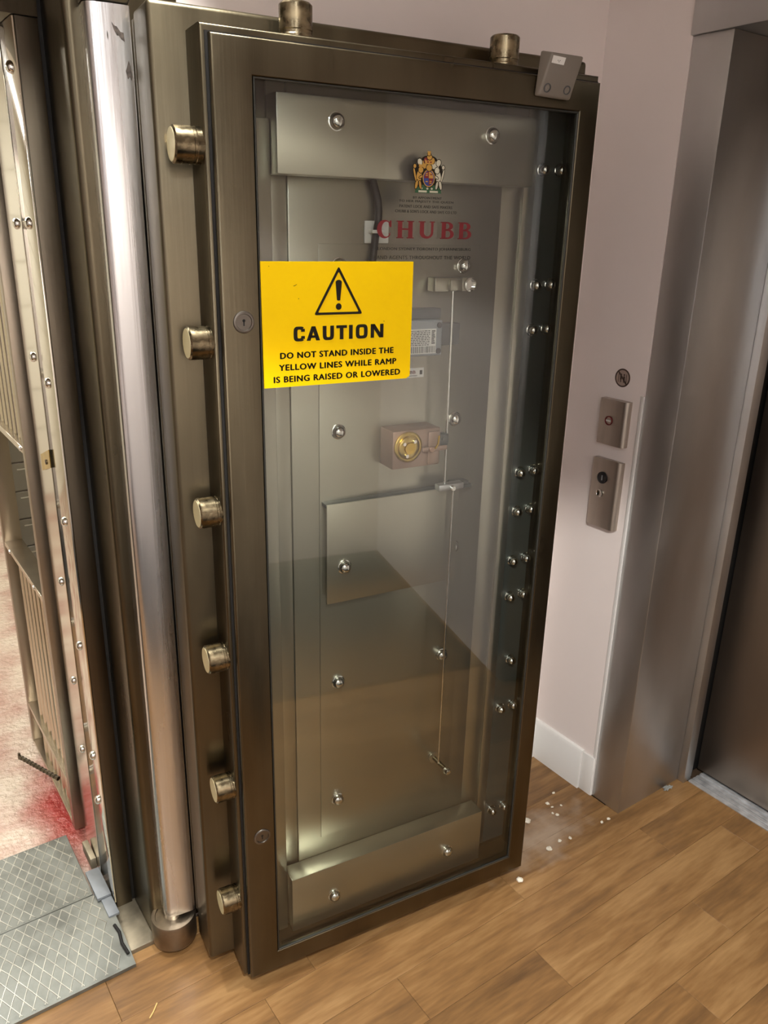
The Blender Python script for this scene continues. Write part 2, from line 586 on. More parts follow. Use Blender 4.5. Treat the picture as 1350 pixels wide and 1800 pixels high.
def text_mesh(body, x0, x1, z0, z1, y, bold=0.0, spacing=1.0, heavy=None):
    """flat lettering, fitted so the capitals fill x0..x1, z0..z1 (z0/z1 may be pairs for a slope)."""
    cu = bpy.data.curves.new('txt', 'FONT')
    cu.body = body
    cu.size = 1.0
    cu.offset = bold
    cu.space_character = spacing
    cu.resolution_u = 3
    to = bpy.data.objects.new('txt', cu)
    COL.objects.link(to)
    bpy.context.view_layer.update()
    dg = bpy.context.evaluated_depsgraph_get()
    me = bpy.data.meshes.new_from_object(to.evaluated_get(dg))
    bpy.data.objects.remove(to)
    bpy.data.curves.remove(cu)
    xs = [v.co.x for v in me.vertices]
    ys = [v.co.y for v in me.vertices]
    ax, bx, ay, by = min(xs), max(xs), min(ys), max(ys)
    for v in me.vertices:
        u = (v.co.x - ax) / (bx - ax)
        w = (v.co.y - ay) / (by - ay)
        v.co = (x0 + u * (x1 - x0), y, z0 + w * (z1 - z0))
    bm = bmesh.new()
    for dx, dz in (heavy or ((0, 0),)):
        t_ = me.copy()
        t_.transform(Matrix.Translation((dx, 0, dz)))
        bm.from_mesh(t_)
        bpy.data.meshes.remove(t_)
    bpy.data.meshes.remove(me)
    return bm


# ================================================================== SETTING
# ---- lobby floor: laminate boards laid along X
floor_bm = new_bm()
box(floor_bm, -2.7, 2.16, -1.2, 1.53, -0.06, -0.009)
floor = struct(obj('floor', floor_bm, 'sub'), 'oak coloured laminate plank floor of the lobby', 'floor')
PW = 0.125
rows = {}
y0 = 0.97 - PW * 17
known = {7 - 3: None}
r = 0
y = y0
joints = {0.845: 1.177, 0.72: 1.63, 0.595: 1.39, 1.345: 0.293, 0.97: 1.737}
while y < 1.52:
    ya, yb = max(y, -1.14), min(y + PW, 1.52)
    if yb - ya > 0.01:
        xmax = 2.045 if (ya < 1.15 and yb > 0.2) else 1.733
        rnd = random.Random(int(round(y * 1000)) + 5)
        start = None
        for ky, kx in joints.items():
            if abs(ky - y) < 0.02:
                start = kx
        if start is None:
            start = rnd.uniform(-0.5, 0.6)
        xs = [start]
        while xs[0] > -2.66:
            xs.insert(0, xs[0] - rnd.uniform(0.62, 1.15))
        while xs[-1] < xmax:
            xs.append(xs[-1] + rnd.uniform(0.62, 1.15))
        for a, b_ in zip(xs, xs[1:]):
            a, b_ = max(a, -2.66), min(b_, xmax)
            if b_ - a < 0.02:
                continue
            bm = new_bm()
            L_, W_ = (b_ - a) / 2, (yb - ya) / 2
            g = 0.0003
            c_ = 0.0008
            lo = [bm.verts.new(p) for p in ((-L_ + g, -W_ + g, -0.009), (L_ - g, -W_ + g, -0.009), (L_ - g, W_ - g, -0.009), (-L_ + g, W_ - g, -0.009))]
            mi = [bm.verts.new((v.co.x, v.co.y, -0.0007)) for v in lo]
            hi = [bm.verts.new((v.co.x * (1 - c_ / L_), v.co.y * (1 - c_ / W_), 0)) for v in lo]
            for A, B in ((lo, mi), (mi, hi)):
                for i in range(4):
                    bm.faces.new((A[i], A[(i + 1) % 4], B[(i + 1) % 4], B[i]))
            bm.faces.new(hi)
            obj('plank', bm, 'wood', floor, ((a + b_) / 2, (ya + yb) / 2, 0), smooth=0)
    y += PW

bm = new_bm(); box(bm, -2.64, 1.715, -1.118, 0.13, 0.0004, 0.007, 0.002, 1)
tag(obj('carpet', bm, 'carpet'), 'dark grey flat carpet on the far side of the lobby boards', 'carpet')

# ---- lobby walls and ceiling
bm = new_bm()
box(bm, 0.50, 1.95, 1.527, 1.745, 0, CEIL)
box(bm, -2.7, -0.60, 1.527, 1.745, 0, CEIL)
box(bm, -0.60, 0.50, 1.527, 1.745, 2.30, CEIL)
struct(obj('wall_north', bm, 'wall'), 'pinkish white painted wall behind the open vault door', 'wall')
bm = new_bm()
box(bm, 1.733, 1.95, 1.275, 1.527, 0, CEIL)
box(bm, 1.733, 1.95, 0.17, 1.275, 2.34, CEIL)
box(bm, 1.733, 1.95, -1.2, 0.17, 0, CEIL)
struct(obj('wall_east', bm, 'wall'), 'pinkish white wall carrying the lift call plates', 'wall')
bm = new_bm()
box(bm, -2.7, 1.95, -1.28, -1.135, 0, CEIL)
struct(obj('wall_south', bm, 'wall'))
bm = new_bm()
box(bm, -2.8, -2.66, -1.28, 1.74, 0, CEIL)
struct(obj('wall_west', bm, 'wall'))
bm = new_bm()
box(bm, -2.8, 2.3, -1.3, 1.76, CEIL, CEIL + 0.08)
struct(obj('ceiling', bm, 'ceiling'))

# ---- skirting
bm = new_bm()
prism(bm, [(1.733, 0.0), (1.719, 0.0), (1.719, 0.128), (1.725, 0.137), (1.733, 0.139)], 1.322, 1.527, 'y')
sk = struct(obj('baseboard_east', bm, 'skirting'), 'white skirting board at the foot of the wall beside the lift', 'skirting')
bm = new_bm()
box(bm, 1.726, 1.7335, 1.276, 1.321, 0, 0.134, 0.001)
obj('end_piece', bm, 'skirting', sk)
bm = new_bm()
prism(bm, [(1.527, 0.0), (1.512, 0.0), (1.512, 0.128), (1.519, 0.139), (1.527, 0.141)], 0.75, 1.719, 'x')
struct(obj('baseboard_north', bm, 'skirting'), 'white skirting board behind the vault door', 'skirting')
# bead of white plaster / filler between the wall and the lift surround
bm = new_bm()
prism(bm, [(1.734, 1.288), (1.7305, 1.284), (1.7285, 1.278), (1.7285, 1.2745), (1.734, 1.2745)], 0, 1.25, 'z')
struct(obj('trim_2', bm, 'skirting'), 'narrow white edge bead between wall and lift surround', 'trim')

# ---- lift entrance
lift = bpy.data.objects.new('door_1', None)
lift.location = (2.05, 0.7, 0)
COL.objects.link(lift)
struct(lift, 'brushed steel lift entrance with closed lift door at the right', 'lift door')


def lobj(name, bm, material, **k):
    bmesh.ops.translate(bm, verts=bm.verts[:], vec=(-2.05, -0.7, 0))
    return obj(name, bm, material, lift, **k)


bm = new_bm(); box(bm, 1.7335, 2.022, 1.172, 1.2745, 0, 2.066, 0.0025, 2); lobj('jamb', bm, 'liftsteel')
bm = new_bm(); box(bm, 1.7335, 2.022, 0.16, 0.26, 0, 2.066, 0.0025, 2); lobj('jamb', bm, 'liftsteel')
bm = new_bm(); box(bm, 1.726, 2.13, 0.16, 1.277, 2.066, 2.34, 0.002, 2); lobj('header', bm, 'liftsteel')
bm = new_bm()
box(bm, 2.0225, 2.060, 1.149, 1.20, 0, 2.066, 0.002)
box(bm, 2.0605, 2.078, 1.157, 1.20, 0, 2.066, 0.0015)
lobj('door_frame', bm, 'liftsteel')
bm = new_bm(); box(bm, 2.078, 2.16, 1.172, 1.20, 0, 2.066); lobj('shadow_gap', bm, 'dark_gap')
bm = new_bm(); box(bm, 2.118, 2.15, 0.26, 1.166, 0.006, 2.066, 0.003, 2); lobj('door_panel', bm, 'liftdoor')
bm = new_bm()
box(bm, 2.045, 2.16, 0.26, 1.149, -0.03, -0.004)
lobj('sill', bm, 'alu')
for k, (xa, xb) in enumerate(((2.0455, 2.062), (2.066, 2.080), (2.084, 2.096), (2.106, 2.116))):
    bm = new_bm(); box(bm, xa, xb, 0.262, 1.147, -0.004, 0.0025 + 0.001 * (k == 0), 0.0012, 1)
    lobj('sill_rib', bm, 'alu')

# ---- vault doorway: stepped bronze surround (right jamb, left jamb, lintel) with polished lining strips
sur = bpy.data.objects.new('trim_1', None)
sur.location = (0.43, 1.6, 0)
COL.objects.link(sur)
struct(sur, 'stepped brown steel surround of the vault doorway', 'door surround')


def sobj(name, bm, material, **k):
    bmesh.ops.translate(bm, verts=bm.verts[:], vec=(-0.43, -1.6, 0))
    return obj(name, bm, material, sur, **k)


def mirror_x(bm, c):
    for v in bm.verts:
        v.co.x = 2 * c - v.co.x
    bmesh.ops.reverse_faces(bm, faces=bm.faces[:])


arc = [(0.4265 + 0.014 - 0.014 * math.sin(t), 1.518 + 0.014 - 0.014 * math.cos(t)) for t in [pi / 2 * k / 5 for k in range(6)]]
out_prof = arc + [(0.4265, 1.652), (0.62, 1.652), (0.62, 1.518)]
for mx_ in (0, 1):
    bm = new_bm(); prism(bm, out_prof, 0.012, 2.32)
    if mx_: mirror_x(bm, -0.02)
    sobj('outer_jamb', bm, 'bronze')
    bm = new_bm(); box(bm, 0.38, 0.4185, 1.645, 1.90, 0.012, 1.9745, 0.0012)
    if mx_: mirror_x(bm, -0.02)
    sobj('inner_jamb', bm, 'bronze_dark')
    bm = new_bm(); box(bm, 0.4186, 0.44, 1.653, 1.90, 0.012, 2.3)
    if mx_: mirror_x(bm, -0.02)
    sobj('rebate', bm, 'dark_gap')
bm = new_bm(); box(bm, -0.4585, 0.4184, 1.641, 1.90, 1.975, 2.32, 0.0012); sobj('inner_lintel', bm, 'bronze_dark')
bm = new_bm(); box(bm, -0.466, 0.426, 1.518, 1.652, 2.075, 2.32, 0.006); sobj('outer_lintel', bm, 'bronze')
bm = new_bm(); box(bm, 0.3755, 0.3797, 1.646, 1.748, 0.03, 1.974, 0.0006); lin1 = sobj('lining_strip', bm, 'polished')
bm = new_bm(); prism(bm, [(0.3795, 1.752), (0.374, 1.752), (0.3795, 1.90)], 0.03, 1.974); sobj('lining_strip', bm, 'polished')


def rivet_bm(r, h, n=14):
    b = new_bm()
    lathe(b, [(r, 0), (r, h * 0.25), (r * 0.86, h * 0.62), (r * 0.5, h * 0.92), (0, h)], (0, 0, 0), (-1, 0, 0), n)
    return b


rv = obj('rivet', rivet_bm(0.011, 0.009), 'chrome', sur, (0.3755 - 0.43, 1.69 - 1.6, 1.64))
for z in (1.338, 1.041, 0.742, 0.446, 0.317, 1.90):
    linked(rv, (0.3755 - 0.43, 1.69 - 1.6, z))
for z in (1.638, 1.375, 0.858, 0.595, 0.397):
    linked(rv, (0.3768 - 0.43, 1.80 - 1.6, z))
bm = new_bm()
prism(bm, [(1.752, 1.185), (1.752, 1.145), (1.835, 1.118), (1.835, 1.155)], 0.3725, 0.3755, 'x')
sobj('keeper_plate', bm, 'brass')
bm = new_bm(); lathe(bm, [(0.006, 0), (0.006, 0.002), (0, 0.003)], (0.3725, 1.785, 1.15), (-1, 0, 0), 12); sobj('keeper_screw', bm, 'bronze_dark')
bm = new_bm(); box(bm, 0.3655, 0.4265, 1.500, 1.652, -0.004, 0.0125, 0.002); sobj('sill_plate', bm, 'sill')
# broken edging plates along the threshold
bm = new_bm(); box(bm, 0.340, 0.3745, 1.668, 1.775, 0.034, 0.044, 0.0015); b1 = sobj('edge_plate', bm, 'hinge_grey')
bm = new_bm(); box(bm, 0.348, 0.3745, 1.604, 1.667, 0.030, 0.038, 0.0015); sobj('edge_plate', bm, 'hinge_grey')
bm = new_bm(); box(bm, 0.360, 0.3750, 1.79, 1.87, 0.030, 0.062, 0.002); sobj('edge_block', bm, 'sill')

# ---- vault interior shell
bm = new_bm(); box(bm, -2.2, 1.25, 1.53, 5.3, -0.06, 0.0)
struct(obj('floor_vault', bm, 'vaultfloor'), 'shiny blotchy pale pink floor inside the vault', 'floor')
bm = new_bm()
box(bm, -2.2, 1.25, 5.2, 5.3, 0, 2.42)
vb = struct(obj('wall_vault_back', bm, 'vaultwall'))
# courses of white painted blockwork, seen mirrored in the polished lining strips
for row in range(9):
    for k in range(9):
        bm = new_bm()
        x0_ = -2.2 + k * 0.4 - (0.2 if row % 2 else 0.0)
        box(bm, max(x0_ + 0.004, -2.19), min(x0_ + 0.396, 1.14), 5.185, 5.20, 0.18 + row * 0.245 + 0.004, 0.18 + row * 0.245 + 0.241, 0.003, 1)
        obj('block', bm, 'vaultwall', vb)
bm = new_bm(); box(bm, 1.15, 1.25, 1.91, 5.2, 0, 2.42); struct(obj('wall_vault_east', bm, 'vaultwall'))
bm = new_bm(); box(bm, -2.2, -2.1, 1.91, 5.2, 0, 2.42); struct(obj('wall_vault_west', bm, 'vaultwall'))
bm = new_bm()
box(bm, 0.441, 1.25, 1.746, 1.91, 0, 2.42)
box(bm, -2.2, -0.48, 1.746, 1.91, 0, 2.42)
box(bm, -0.48, 0.44, 1.746, 1.91, 2.06, 2.42)
struct(obj('wall_vault_south', bm, 'vaultwall'))
bm = new_bm(); box(bm, -2.2, 1.25, 1.746, 5.3, 2.42, 2.5); struct(obj('ceiling_vault', bm, 'ceiling'))
for ty_, lb_ in ((2.6, 'white fluorescent tube fitting on the vault ceiling near the gate'), (4.1, 'white fluorescent tube fitting on the vault ceiling near the back wall')):
    t = thing('tube_light', lb_, 'ceiling light', (-0.35, ty_, 2.42))
    bm = new_bm(); box(bm, -0.68, 0.68, -0.07, 0.07, -0.045, -0.0005, 0.006); obj('housing', bm, 'cream_white', t)
    bm = new_bm(); cyl(bm, (-0.64, 0, -0.062), (0.64, 0, -0.062), 0.014, 12); obj('tube', bm, 'tube', t)

# ---- lobby downlights
for i, s_ in enumerate(SPOTS):
    t = thing('downlight', ('round recessed downlight in the ceiling above the open vault door', 'round recessed downlight in the ceiling over the middle of the lobby', 'round recessed downlight in the ceiling left of the vault doorway')[i], 'ceiling light', (s_[0], s_[1], CEIL), group='lobby downlights')
    bm = new_bm(); lathe(bm, [(0.05, -0.0005), (0.062, -0.0005), (0.062, -0.008), (0.05, -0.008), (0.05, -0.0005)], n=24); obj('trim_ring', bm, 'cream_white', t)
    bm = new_bm(); lathe(bm, [(0, -0.004), (0.049, -0.004), (0.049, -0.002), (0, -0.002)], n=24); obj('lens', bm, 'lamp', t)

for i, (px_, py_) in enumerate(FILL_PANELS):  # housings and glowing diffusers modelled for the added fill lights
    t = thing('fill_panel', ('added unseen square fill light panel on the ceiling nearer the lift', 'added unseen square fill light panel on the ceiling farther from the lift')[i], 'ceiling light', (px_, py_, CEIL))
    bm = new_bm(); box(bm, -0.30, 0.30, -0.30, 0.30, -0.016, -0.0005, 0.003); obj('housing', bm, 'cream_white', t)
    bm = new_bm(); box(bm, -0.28, 0.28, -0.28, 0.28, -0.0195, -0.0165); obj('diffuser', bm, 'fill_panel_glow', t)

# ================================================================== VAULT DOOR
DP = (0.555, 1.247, 0.0)
DR = math.radians(-7.364)
ZB = 0.045
door = thing('vault_door', 'heavy brown steel vault door swung open showing glazed boltwork', 'vault door', DP, DR)


def dob(name, bm, material, parent=None, **k):
    return obj(name, bm, material, parent or door, **k)


def ring_xz(bm, ox0, ox1, oz0, oz1, ix0, ix1, iz0, iz1, y0, y1, bev_o=0.0, bev_i=0.0):
    """rectangular picture-frame ring in the x-z plane between depths y0 (front) and y1."""
    def rect(a, b_, c, d_, yy):
        return [bm.verts.new((px, yy, pz)) for px, pz in ((a, c), (b_, c), (b_, d_), (a, d_))]
    loops = []
    if bev_o:
        loops.append(rect(ox0, ox1, oz0, oz1, y1))
        for k in range(4):
            t_ = pi / 2 * k / 3
            o_ = bev_o * (1 - math.cos(t_))
            loops.append(rect(ox0 + o_, ox1 - o_, oz0 + o_, oz1 - o_, y0 + bev_o * (1 - math.sin(t_))))
    else:
        loops += [rect(ox0, ox1, oz0, oz1, y1), rect(ox0, ox1, oz0, oz1, y0)]
    if bev_i:
        loops += [rect(ix0 - bev_i, ix1 + bev_i, iz0 - bev_i, iz1 + bev_i, y0), rect(ix0, ix1, iz0, iz1, y0 + bev_i)]
    else:
        loops.append(rect(ix0, ix1, iz0, iz1, y0))
    loops.append(rect(ix0, ix1, iz0, iz1, y1))
    loops.append(loops[0])
    for A, B in zip(loops, loops[1:]):
        for i in range(4):
            j = (i + 1) % 4
            bm.faces.new((A[i], A[j], B[j], B[i]))
    bmesh.ops.recalc_face_normals(bm, faces=bm.faces[:])


# outer slab (front of the door, turned to the wall), back plate with rounded edge, bolt box, frame
bm = new_bm(); box(bm, -0.066, 0.796, 0.0905, 0.187, ZB, 1.966, 0.008, 3); dob('back_plate', bm, 'bronze')
bm = new_bm(); box(bm, -0.02, 0.74, 0.1875, 0.222, ZB + 0.03, 1.93, 0.006, 2); dob('outer_slab', bm, 'bronze_dark')
bm = new_bm(); ring_xz(bm, -0.008, 0.765, ZB, 1.928, 0.055, 0.752, 0.07, 1.878, 0.0165, 0.09, 0.005); dob('bolt_box', bm, 'bronze')
bm = new_bm(); ring_xz(bm, -0.001, 0.760, ZB + 0.002, 1.917, 0.06, 0.72, 0.08, 1.87, 0.0125, 0.0160); dob('shadow_groove', bm, 'dark_gap')
bm = new_bm(); ring_xz(bm, 0.003, 0.757, ZB, 1.914, 0.068, 0.7105, 0.096, 1.861, 0.0, 0.012, 0.005, 0.002); dob('frame', bm, 'bronze')
bm = new_bm(); ring_xz(bm, 0.0685, 0.710, 0.0965, 1.8605, 0.0715, 0.707, 0.0995, 1.8575, 0.0005, 0.004, 0, 0.001); dob('glazing_bead', bm, 'bead')
bm = new_bm(); box(bm, 0.0686, 0.7099, 0.0042, 0.0115, 0.0966, 1.8604); dob('glass_pane', bm, 'glass', smooth=0)
bm = new_bm(); box(bm, 0.70, 0.745, 0.02, 0.07, 0.028, 0.0445, 0.003); dob('foot', bm, 'bronze_dark')

bm = new_bm(); box(bm, -0.0655, -0.0205, 0.1875, 0.2012, 0.100, 1.955, 0.001, 1); dob('hinge_leaf', bm, 'bronze')

# locking bolts: six towards the hinge, two in the top edge
bm = new_bm(); lathe(bm, [(0, 0.048), (0.0255, 0.048), (0.028, 0.0455), (0.028, 0.018), (0.0272, 0.017), (0.0272, 0.013), (0.028, 0.012), (0.028, 0.0), (0, 0)], (0, 0, 0), (-1, 0, 0), 32)
lb = dob('locking_bolt', bm, 'boltsteel', smooth=25)
lb.location = (-0.004, 0.045, 1.762)
bm = new_bm(); lathe(bm, [(0, 0.0488), (0.0246, 0.0488), (0.0250, 0.0482), (0, 0.0482)], (0, 0, 0), (-1, 0, 0), 32)
le = obj('bolt_end', bm, 'boltend', lb, smooth=25)
for z in (1.457, 1.153, 0.852, 0.547, 0.249):
    c = linked(lb, (0.002, 0.045, z))
    linked(le, (0, 0, 0), c)
bm = new_bm(); lathe(bm, [(0, 0.058), (0.024, 0.058), (0.0268, 0.055), (0.0268, 0.02), (0.026, 0.0185), (0.026, 0.014), (0.0268, 0.0125), (0.0268, 0), (0, 0)], (0, 0, 0), (0, 0, 1), 32)
tb = dob('top_bolt', bm, 'boltsteel', smooth=25)
tb.location = (0.160, 0.052, 1.920)
linked(tb, (0.5665, 0.052, 1.920))

# hinge post: long rounded bar of lighter brushed steel on the hinge side
pts = []
r1 = 0.017
for k in range(7):
    t_ = pi / 2 * k / 6
    pts.append((-0.137 + r1 - r1 * math.sin(pi / 2 - t_ + 0) if False else -0.137 + r1 * (1 - math.cos(t_)), 0.203 + r1 * (1 - math.sin(t_))))
pts += [(-0.10, 0.2015), (-0.075, 0.2015), (-0.068, 0.203), (-0.0665, 0.2055), (-0.0665, 0.262), (-0.137, 0.262)]
bm = new_bm(); prism(bm, pts, 0.094, 1.975); dob('hinge_post', bm, 'post', smooth=30)
bm = new_bm(); box(bm, -0.14, -0.064, 0.200, 0.264, 1.9755, 2.03, 0.01, 2); dob('post_cap', bm, 'bronze_dark')

# dark worn patches near the top of the hinge post
for pts_ in ([(-0.097, 1.949), (-0.093, 1.944), (-0.089, 1.943), (-0.084, 1.936), (-0.079, 1.935), (-0.078, 1.922), (-0.083, 1.925), (-0.087, 1.930), (-0.090, 1.930), (-0.094, 1.938)],
             [(-0.0745, 1.896), (-0.0715, 1.888), (-0.0700, 1.872), (-0.0715, 1.866), (-0.0735, 1.873), (-0.0775, 1.868), (-0.0800, 1.880), (-0.0770, 1.888)],
             [(-0.105, 1.936), (-0.1035, 1.930), (-0.104, 1.922), (-0.1055, 1.928)]):
    bm = new_bm()
    c0 = (sum(p[0] for p in pts_) / len(pts_), sum(p[1] for p in pts_) / len(pts_))
    for a_, b_ in zip(pts_, pts_[1:] + pts_[:1]):
        poly(bm, [c0, a_, b_], 0.20125)
    dob('worn_patch', bm, 'worn', smooth=0)

# frame locks
def cam_lock(z):
    b = new_bm()
    lathe(b, [(0.0185, -0.0002), (0.0180, -0.0020), (0.0165, -0.0030), (0.0138, -0.0028), (0.0130, -0.0006), (0, -0.0006)], (0.0395, 0, z), (0, 1, 0), 28)
    o = dob('frame_lock', b, 'lockgrey')
    b = new_bm()
    poly(b, ell(0.0395, z + 0.0025, 0.0026, 0.0026, 12), -0.0009)
    poly(b, rectp(0.0384, 0.0406, z - 0.006, z + 0.002), -0.0009)
    k = obj('keyhole', b, 'hole', o)
    return o


cam_lock(1.494)
cam_lock(0.430)

# ---- inside the glazed cavity
bm = new_bm(); box(bm, 0.152, 0.602, 0.079, 0.0895, 0.10, 1.87, 0.002, 2); panel = dob('mounting_panel', bm, 'panel')
bm = new_bm(); box(bm, 0.118, 0.1515, 0.083, 0.0895, 0.09, 1.87, 0.001); dob('side_strip', bm, 'panel')
bm = new_bm(); box(bm, 0.6025, 0.655, 0.083, 0.0895, 0.09, 1.87, 0.001); dob('side_strip', bm, 'panel')
bm = new_bm(); box(bm, 0.6555, 0.682, 0.080, 0.0895, 0.09, 1.87, 0.0012); dob('side_strip', bm, 'panel')
bm = new_bm(); box(bm, 0.6825, 0.7515, 0.086, 0.0898, 0.085, 1.876); chan = dob('bolt_channel', bm, 'channel')
bm = new_bm(); box(bm, 0.0555, 0.1155, 0.06, 0.0895, 0.085, 1.812, 0.002); dob('channel_cover', bm, 'panel')
bm = new_bm(); box(bm, 0.116, 0.636, 0.030, 0.0785, 1.727, 1.848, 0.0015, 2); topbox = dob('top_cover', bm, 'panel')
bm = new_bm(); box(bm, 0.116, 0.634, 0.030, 0.0785, 0.100, 0.250, 0.0015, 2); botbox = dob('bottom_cover', bm, 'panel')
# slim raised plate outline in the upper part, hinged access plate in the middle
bm = new_bm(); box(bm, 0.208, 0.556, 0.076, 0.0788, 0.30, 1.618, 0.0008); dob('raised_plate', bm, 'panel')
bm = new_bm(); box(bm, 0.212, 0.522, 0.050, 0.054, 0.914, 1.130, 0.0012); ap = dob('access_plate', bm, 'panel')
bm = new_bm()
for px, pz in ((0.235, 1.11), (0.50, 1.11), (0.235, 0.935), (0.50, 0.935)):
    cyl(bm, (px, 0.0541, pz), (px, 0.0758, pz), 0.006, 10)
obj('spacer', bm, 'chrome', ap)
bm = new_bm(); box(bm, 0.212, 0.556, 0.0542, 0.0758, 1.122, 1.130, 0.001); obj('plate_ledge', bm, 'channel', ap)


def dome_mesh(r, h):
    b = new_bm()
    lathe(b, [(r * 1.12, 0), (r * 1.12, h * 0.16), (r, h * 0.2), (r * 0.97, h * 0.45), (r * 0.82, h * 0.74), (r * 0.55, h * 0.93), (r * 0.25, h * 0.99), (0, h)], (0, 0, 0), (0, -1, 0), 20)
    return b


d0 = obj('dome_bolt', dome_mesh(0.0135, 0.015), 'chrome', topbox, (0.221, 0.030, 1.812))
linked(d0, (0.535, 0.030, 1.811))
for px, pz in ((0.220, 0.164), (0.532, 0.167)):
    linked(d0, (px, 0.030, pz), botbox)
for px, pz in ((0.248, 1.270), (0.516, 1.272), (0.529, 0.981), (0.249, 0.708), (0.514, 0.711), (0.249, 0.396), (0.518, 1.580), (0.248, 1.58)):
    linked(d0, (px, 0.0760, pz), panel)
linked(d0, (0.2505, 0.0500, 0.9925), ap)
ds = obj('dome_bolt', dome_mesh(0.0115, 0.020), 'chrome', chan, (0.700, 0.086, 1.763))
rows_b = [1.763, 1.540, 1.448, 1.130, 1.036, 0.912, 0.818, 0.505, 0.188]
for i, z in enumerate(rows_b):
    if i:
        linked(ds, (0.705, 0.086, z))
    linked(ds, (0.7435, 0.086, z + 0.001))
linked(ds, (0.724, 0.086, 0.641))

# relocker rod and brackets
bm = new_bm(); box(bm, 0.437, 0.500, 0.046, 0.0755, 1.533, 1.559, 0.002, 2); box(bm, 0.466, 0.490, 0.036, 0.0458, 1.535, 1.556, 0.002); br = dob('rod_bracket', bm, 'panel')
bm = new_bm(); box(bm, 0.500, 0.536, 0.060, 0.068, 1.5325, 1.559, 0.003); obj('bracket_tab', bm, 'panel', br)
bm = new_bm(); lathe(bm, [(0.0135, 0), (0.0135, 0.006), (0.0105, 0.007), (0.0105, 0.001), (0, 0.001)], (0.524, 0.0600, 1.545), (0, -1, 0), 20); obj('ring_nut', bm, 'chrome', br)
bm = new_bm(); cyl(bm, (0.474, 0.040, 1.545), (0.477, 0.040, 1.140), 0.0028, 10); dob('relock_rod', bm, 'chrome')
bm = new_bm(); cyl(bm, (0.499, 0.040, 1.136), (0.499, 0.040, 0.435), 0.0024, 10); dob('relock_rod', bm, 'chrome')
bm = new_bm(); box(bm, 0.458, 0.520, 0.030, 0.050, 1.131, 1.145, 0.003, 2); clamp = dob('rod_clamp', bm, 'liftsteel')
bm = new_bm(); cyl(bm, (0.489, 0.0298, 1.137), (0.489, 0.021, 1.137), 0.006, 14, 0.0012); obj('clamp_screw', bm, 'chrome', clamp)
bm = new_bm(); box(bm, 0.505, 0.545, 0.0501, 0.0745, 1.1315, 1.139, 0.001); obj('clamp_arm', bm, 'channel', clamp)
bm = new_bm(); cyl(bm, (0.508, 0.0758, 0.425), (0.515, 0.030, 0.418), 0.0055, 12); ft = dob('rod_pin', bm, 'bronze')
bm = new_bm(); lathe(bm, [(0.009, 0), (0.0095, 0.006), (0.007, 0.013), (0, 0.016)], (0.515, 0.030, 0.418), (0.1, -1, -0.1), 16); obj('pin_knob', bm, 'chrome', ft)
bm = new_bm(); cyl(bm, (0.508, 0.0758, 0.425), (0.508, 0.0725, 0.425), 0.014, 18); obj('pin_washer', bm, 'panel', ft)

# copper lock case with brass wheel
bm = new_bm(); box(bm, 0.341, 0.449, 0.022, 0.0755, 1.195, 1.272, 0.002, 2); lk = dob('lock_case', bm, 'copper')
bm = new_bm(); box(bm, 0.420, 0.447, 0.018, 0.0218, 1.198, 1.266, 0.003, 2); obj('case_front', bm, 'copper', lk)
bm = new_bm()
lathe(bm, [(0.031, 0), (0.031, -0.004), (0.029, -0.005), (0.025, -0.005), (0.024, -0.003), (0, -0.003)], (0.374, 0.0215, 1.2395), (0, 1, 0), 32)
wheel = obj('brass_wheel', bm, 'brass', lk)
bm = new_bm(); lathe(bm, [(0.023, 0), (0.023, -0.004), (0.021, -0.005), (0.012, -0.005), (0.011, -0.009), (0, -0.009)], (0.374, 0.0184, 1.2385), (0, 1, 0), 28); obj('wheel_hub', bm, 'brass', wheel)
bm = new_bm()
for a in (0.9, 2.5, 4.3):
    cyl(bm, (0.374 + 0.0165 * math.cos(a), 0.0136, 1.2385 + 0.0165 * math.sin(a)), (0.374 + 0.0165 * math.cos(a), 0.009, 1.2385 + 0.0165 * math.sin(a)), 0.0035, 12)
obj('wheel_screw', bm, 'chrome', wheel)
bm = new_bm(); box(bm, 0.405, 0.462, 0.0130, 0.0175, 1.226, 1.236, 0.002); cyl(bm, (0.424, 0.0129, 1.231), (0.424, 0.008, 1.231), 0.006, 14, 0.001); obj('bolt_lever', bm, 'copper', lk)
bm = new_bm(); tube(bm, [(0.432, 0.0105, 1.232), (0.438, 0.0105, 1.242), (0.440, 0.0105, 1.258)], 0.0018, 6); obj('lever_spring', bm, 'brass', lk)
bm = new_bm(); box(bm, 0.449, 0.472, 0.024, 0.045, 1.232, 1.256, 0.003); cyl(bm, (0.458, 0.024, 1.247), (0.458, 0.020, 1.247), 0.0042, 12); obj('case_clip', bm, 'channel', lk)

# grey bolt switch, partly behind the sign
bm = new_bm(); box(bm, 0.350, 0.449, 0.030, 0.0755, 1.414, 1.482, 0.004, 3); sw = dob('bolt_switch', bm, 'switchgrey')
bm = new_bm(); box(bm, 0.350, 0.455, 0.048, 0.0755, 1.4825, 1.502, 0.002); obj('switch_top', bm, 'switchdark', sw)
bm = new_bm(); box(bm, 0.4495, 0.503, 0.052, 0.074, 1.430, 1.472, 0.002); obj('switch_latch', bm, 'switchdark', sw)
bm = new_bm()
for zz in (1.4725, 1.4235):
    lathe(bm, [(0.0055, 0), (0.0055, 0.0012), (0, 0.0014)], (0.4405, 0.030, zz), (0, -1, 0), 14)
obj('switch_screw', bm, 'black', sw)
bm = new_bm()
box(bm, 0.352, 0.434, 0.0293, 0.0299, 1.4195, 1.4665)
obj('switch_label', bm, 'cream_white', sw)
bm = new_bm()
rr = random.Random(3)
yy = 1.4635
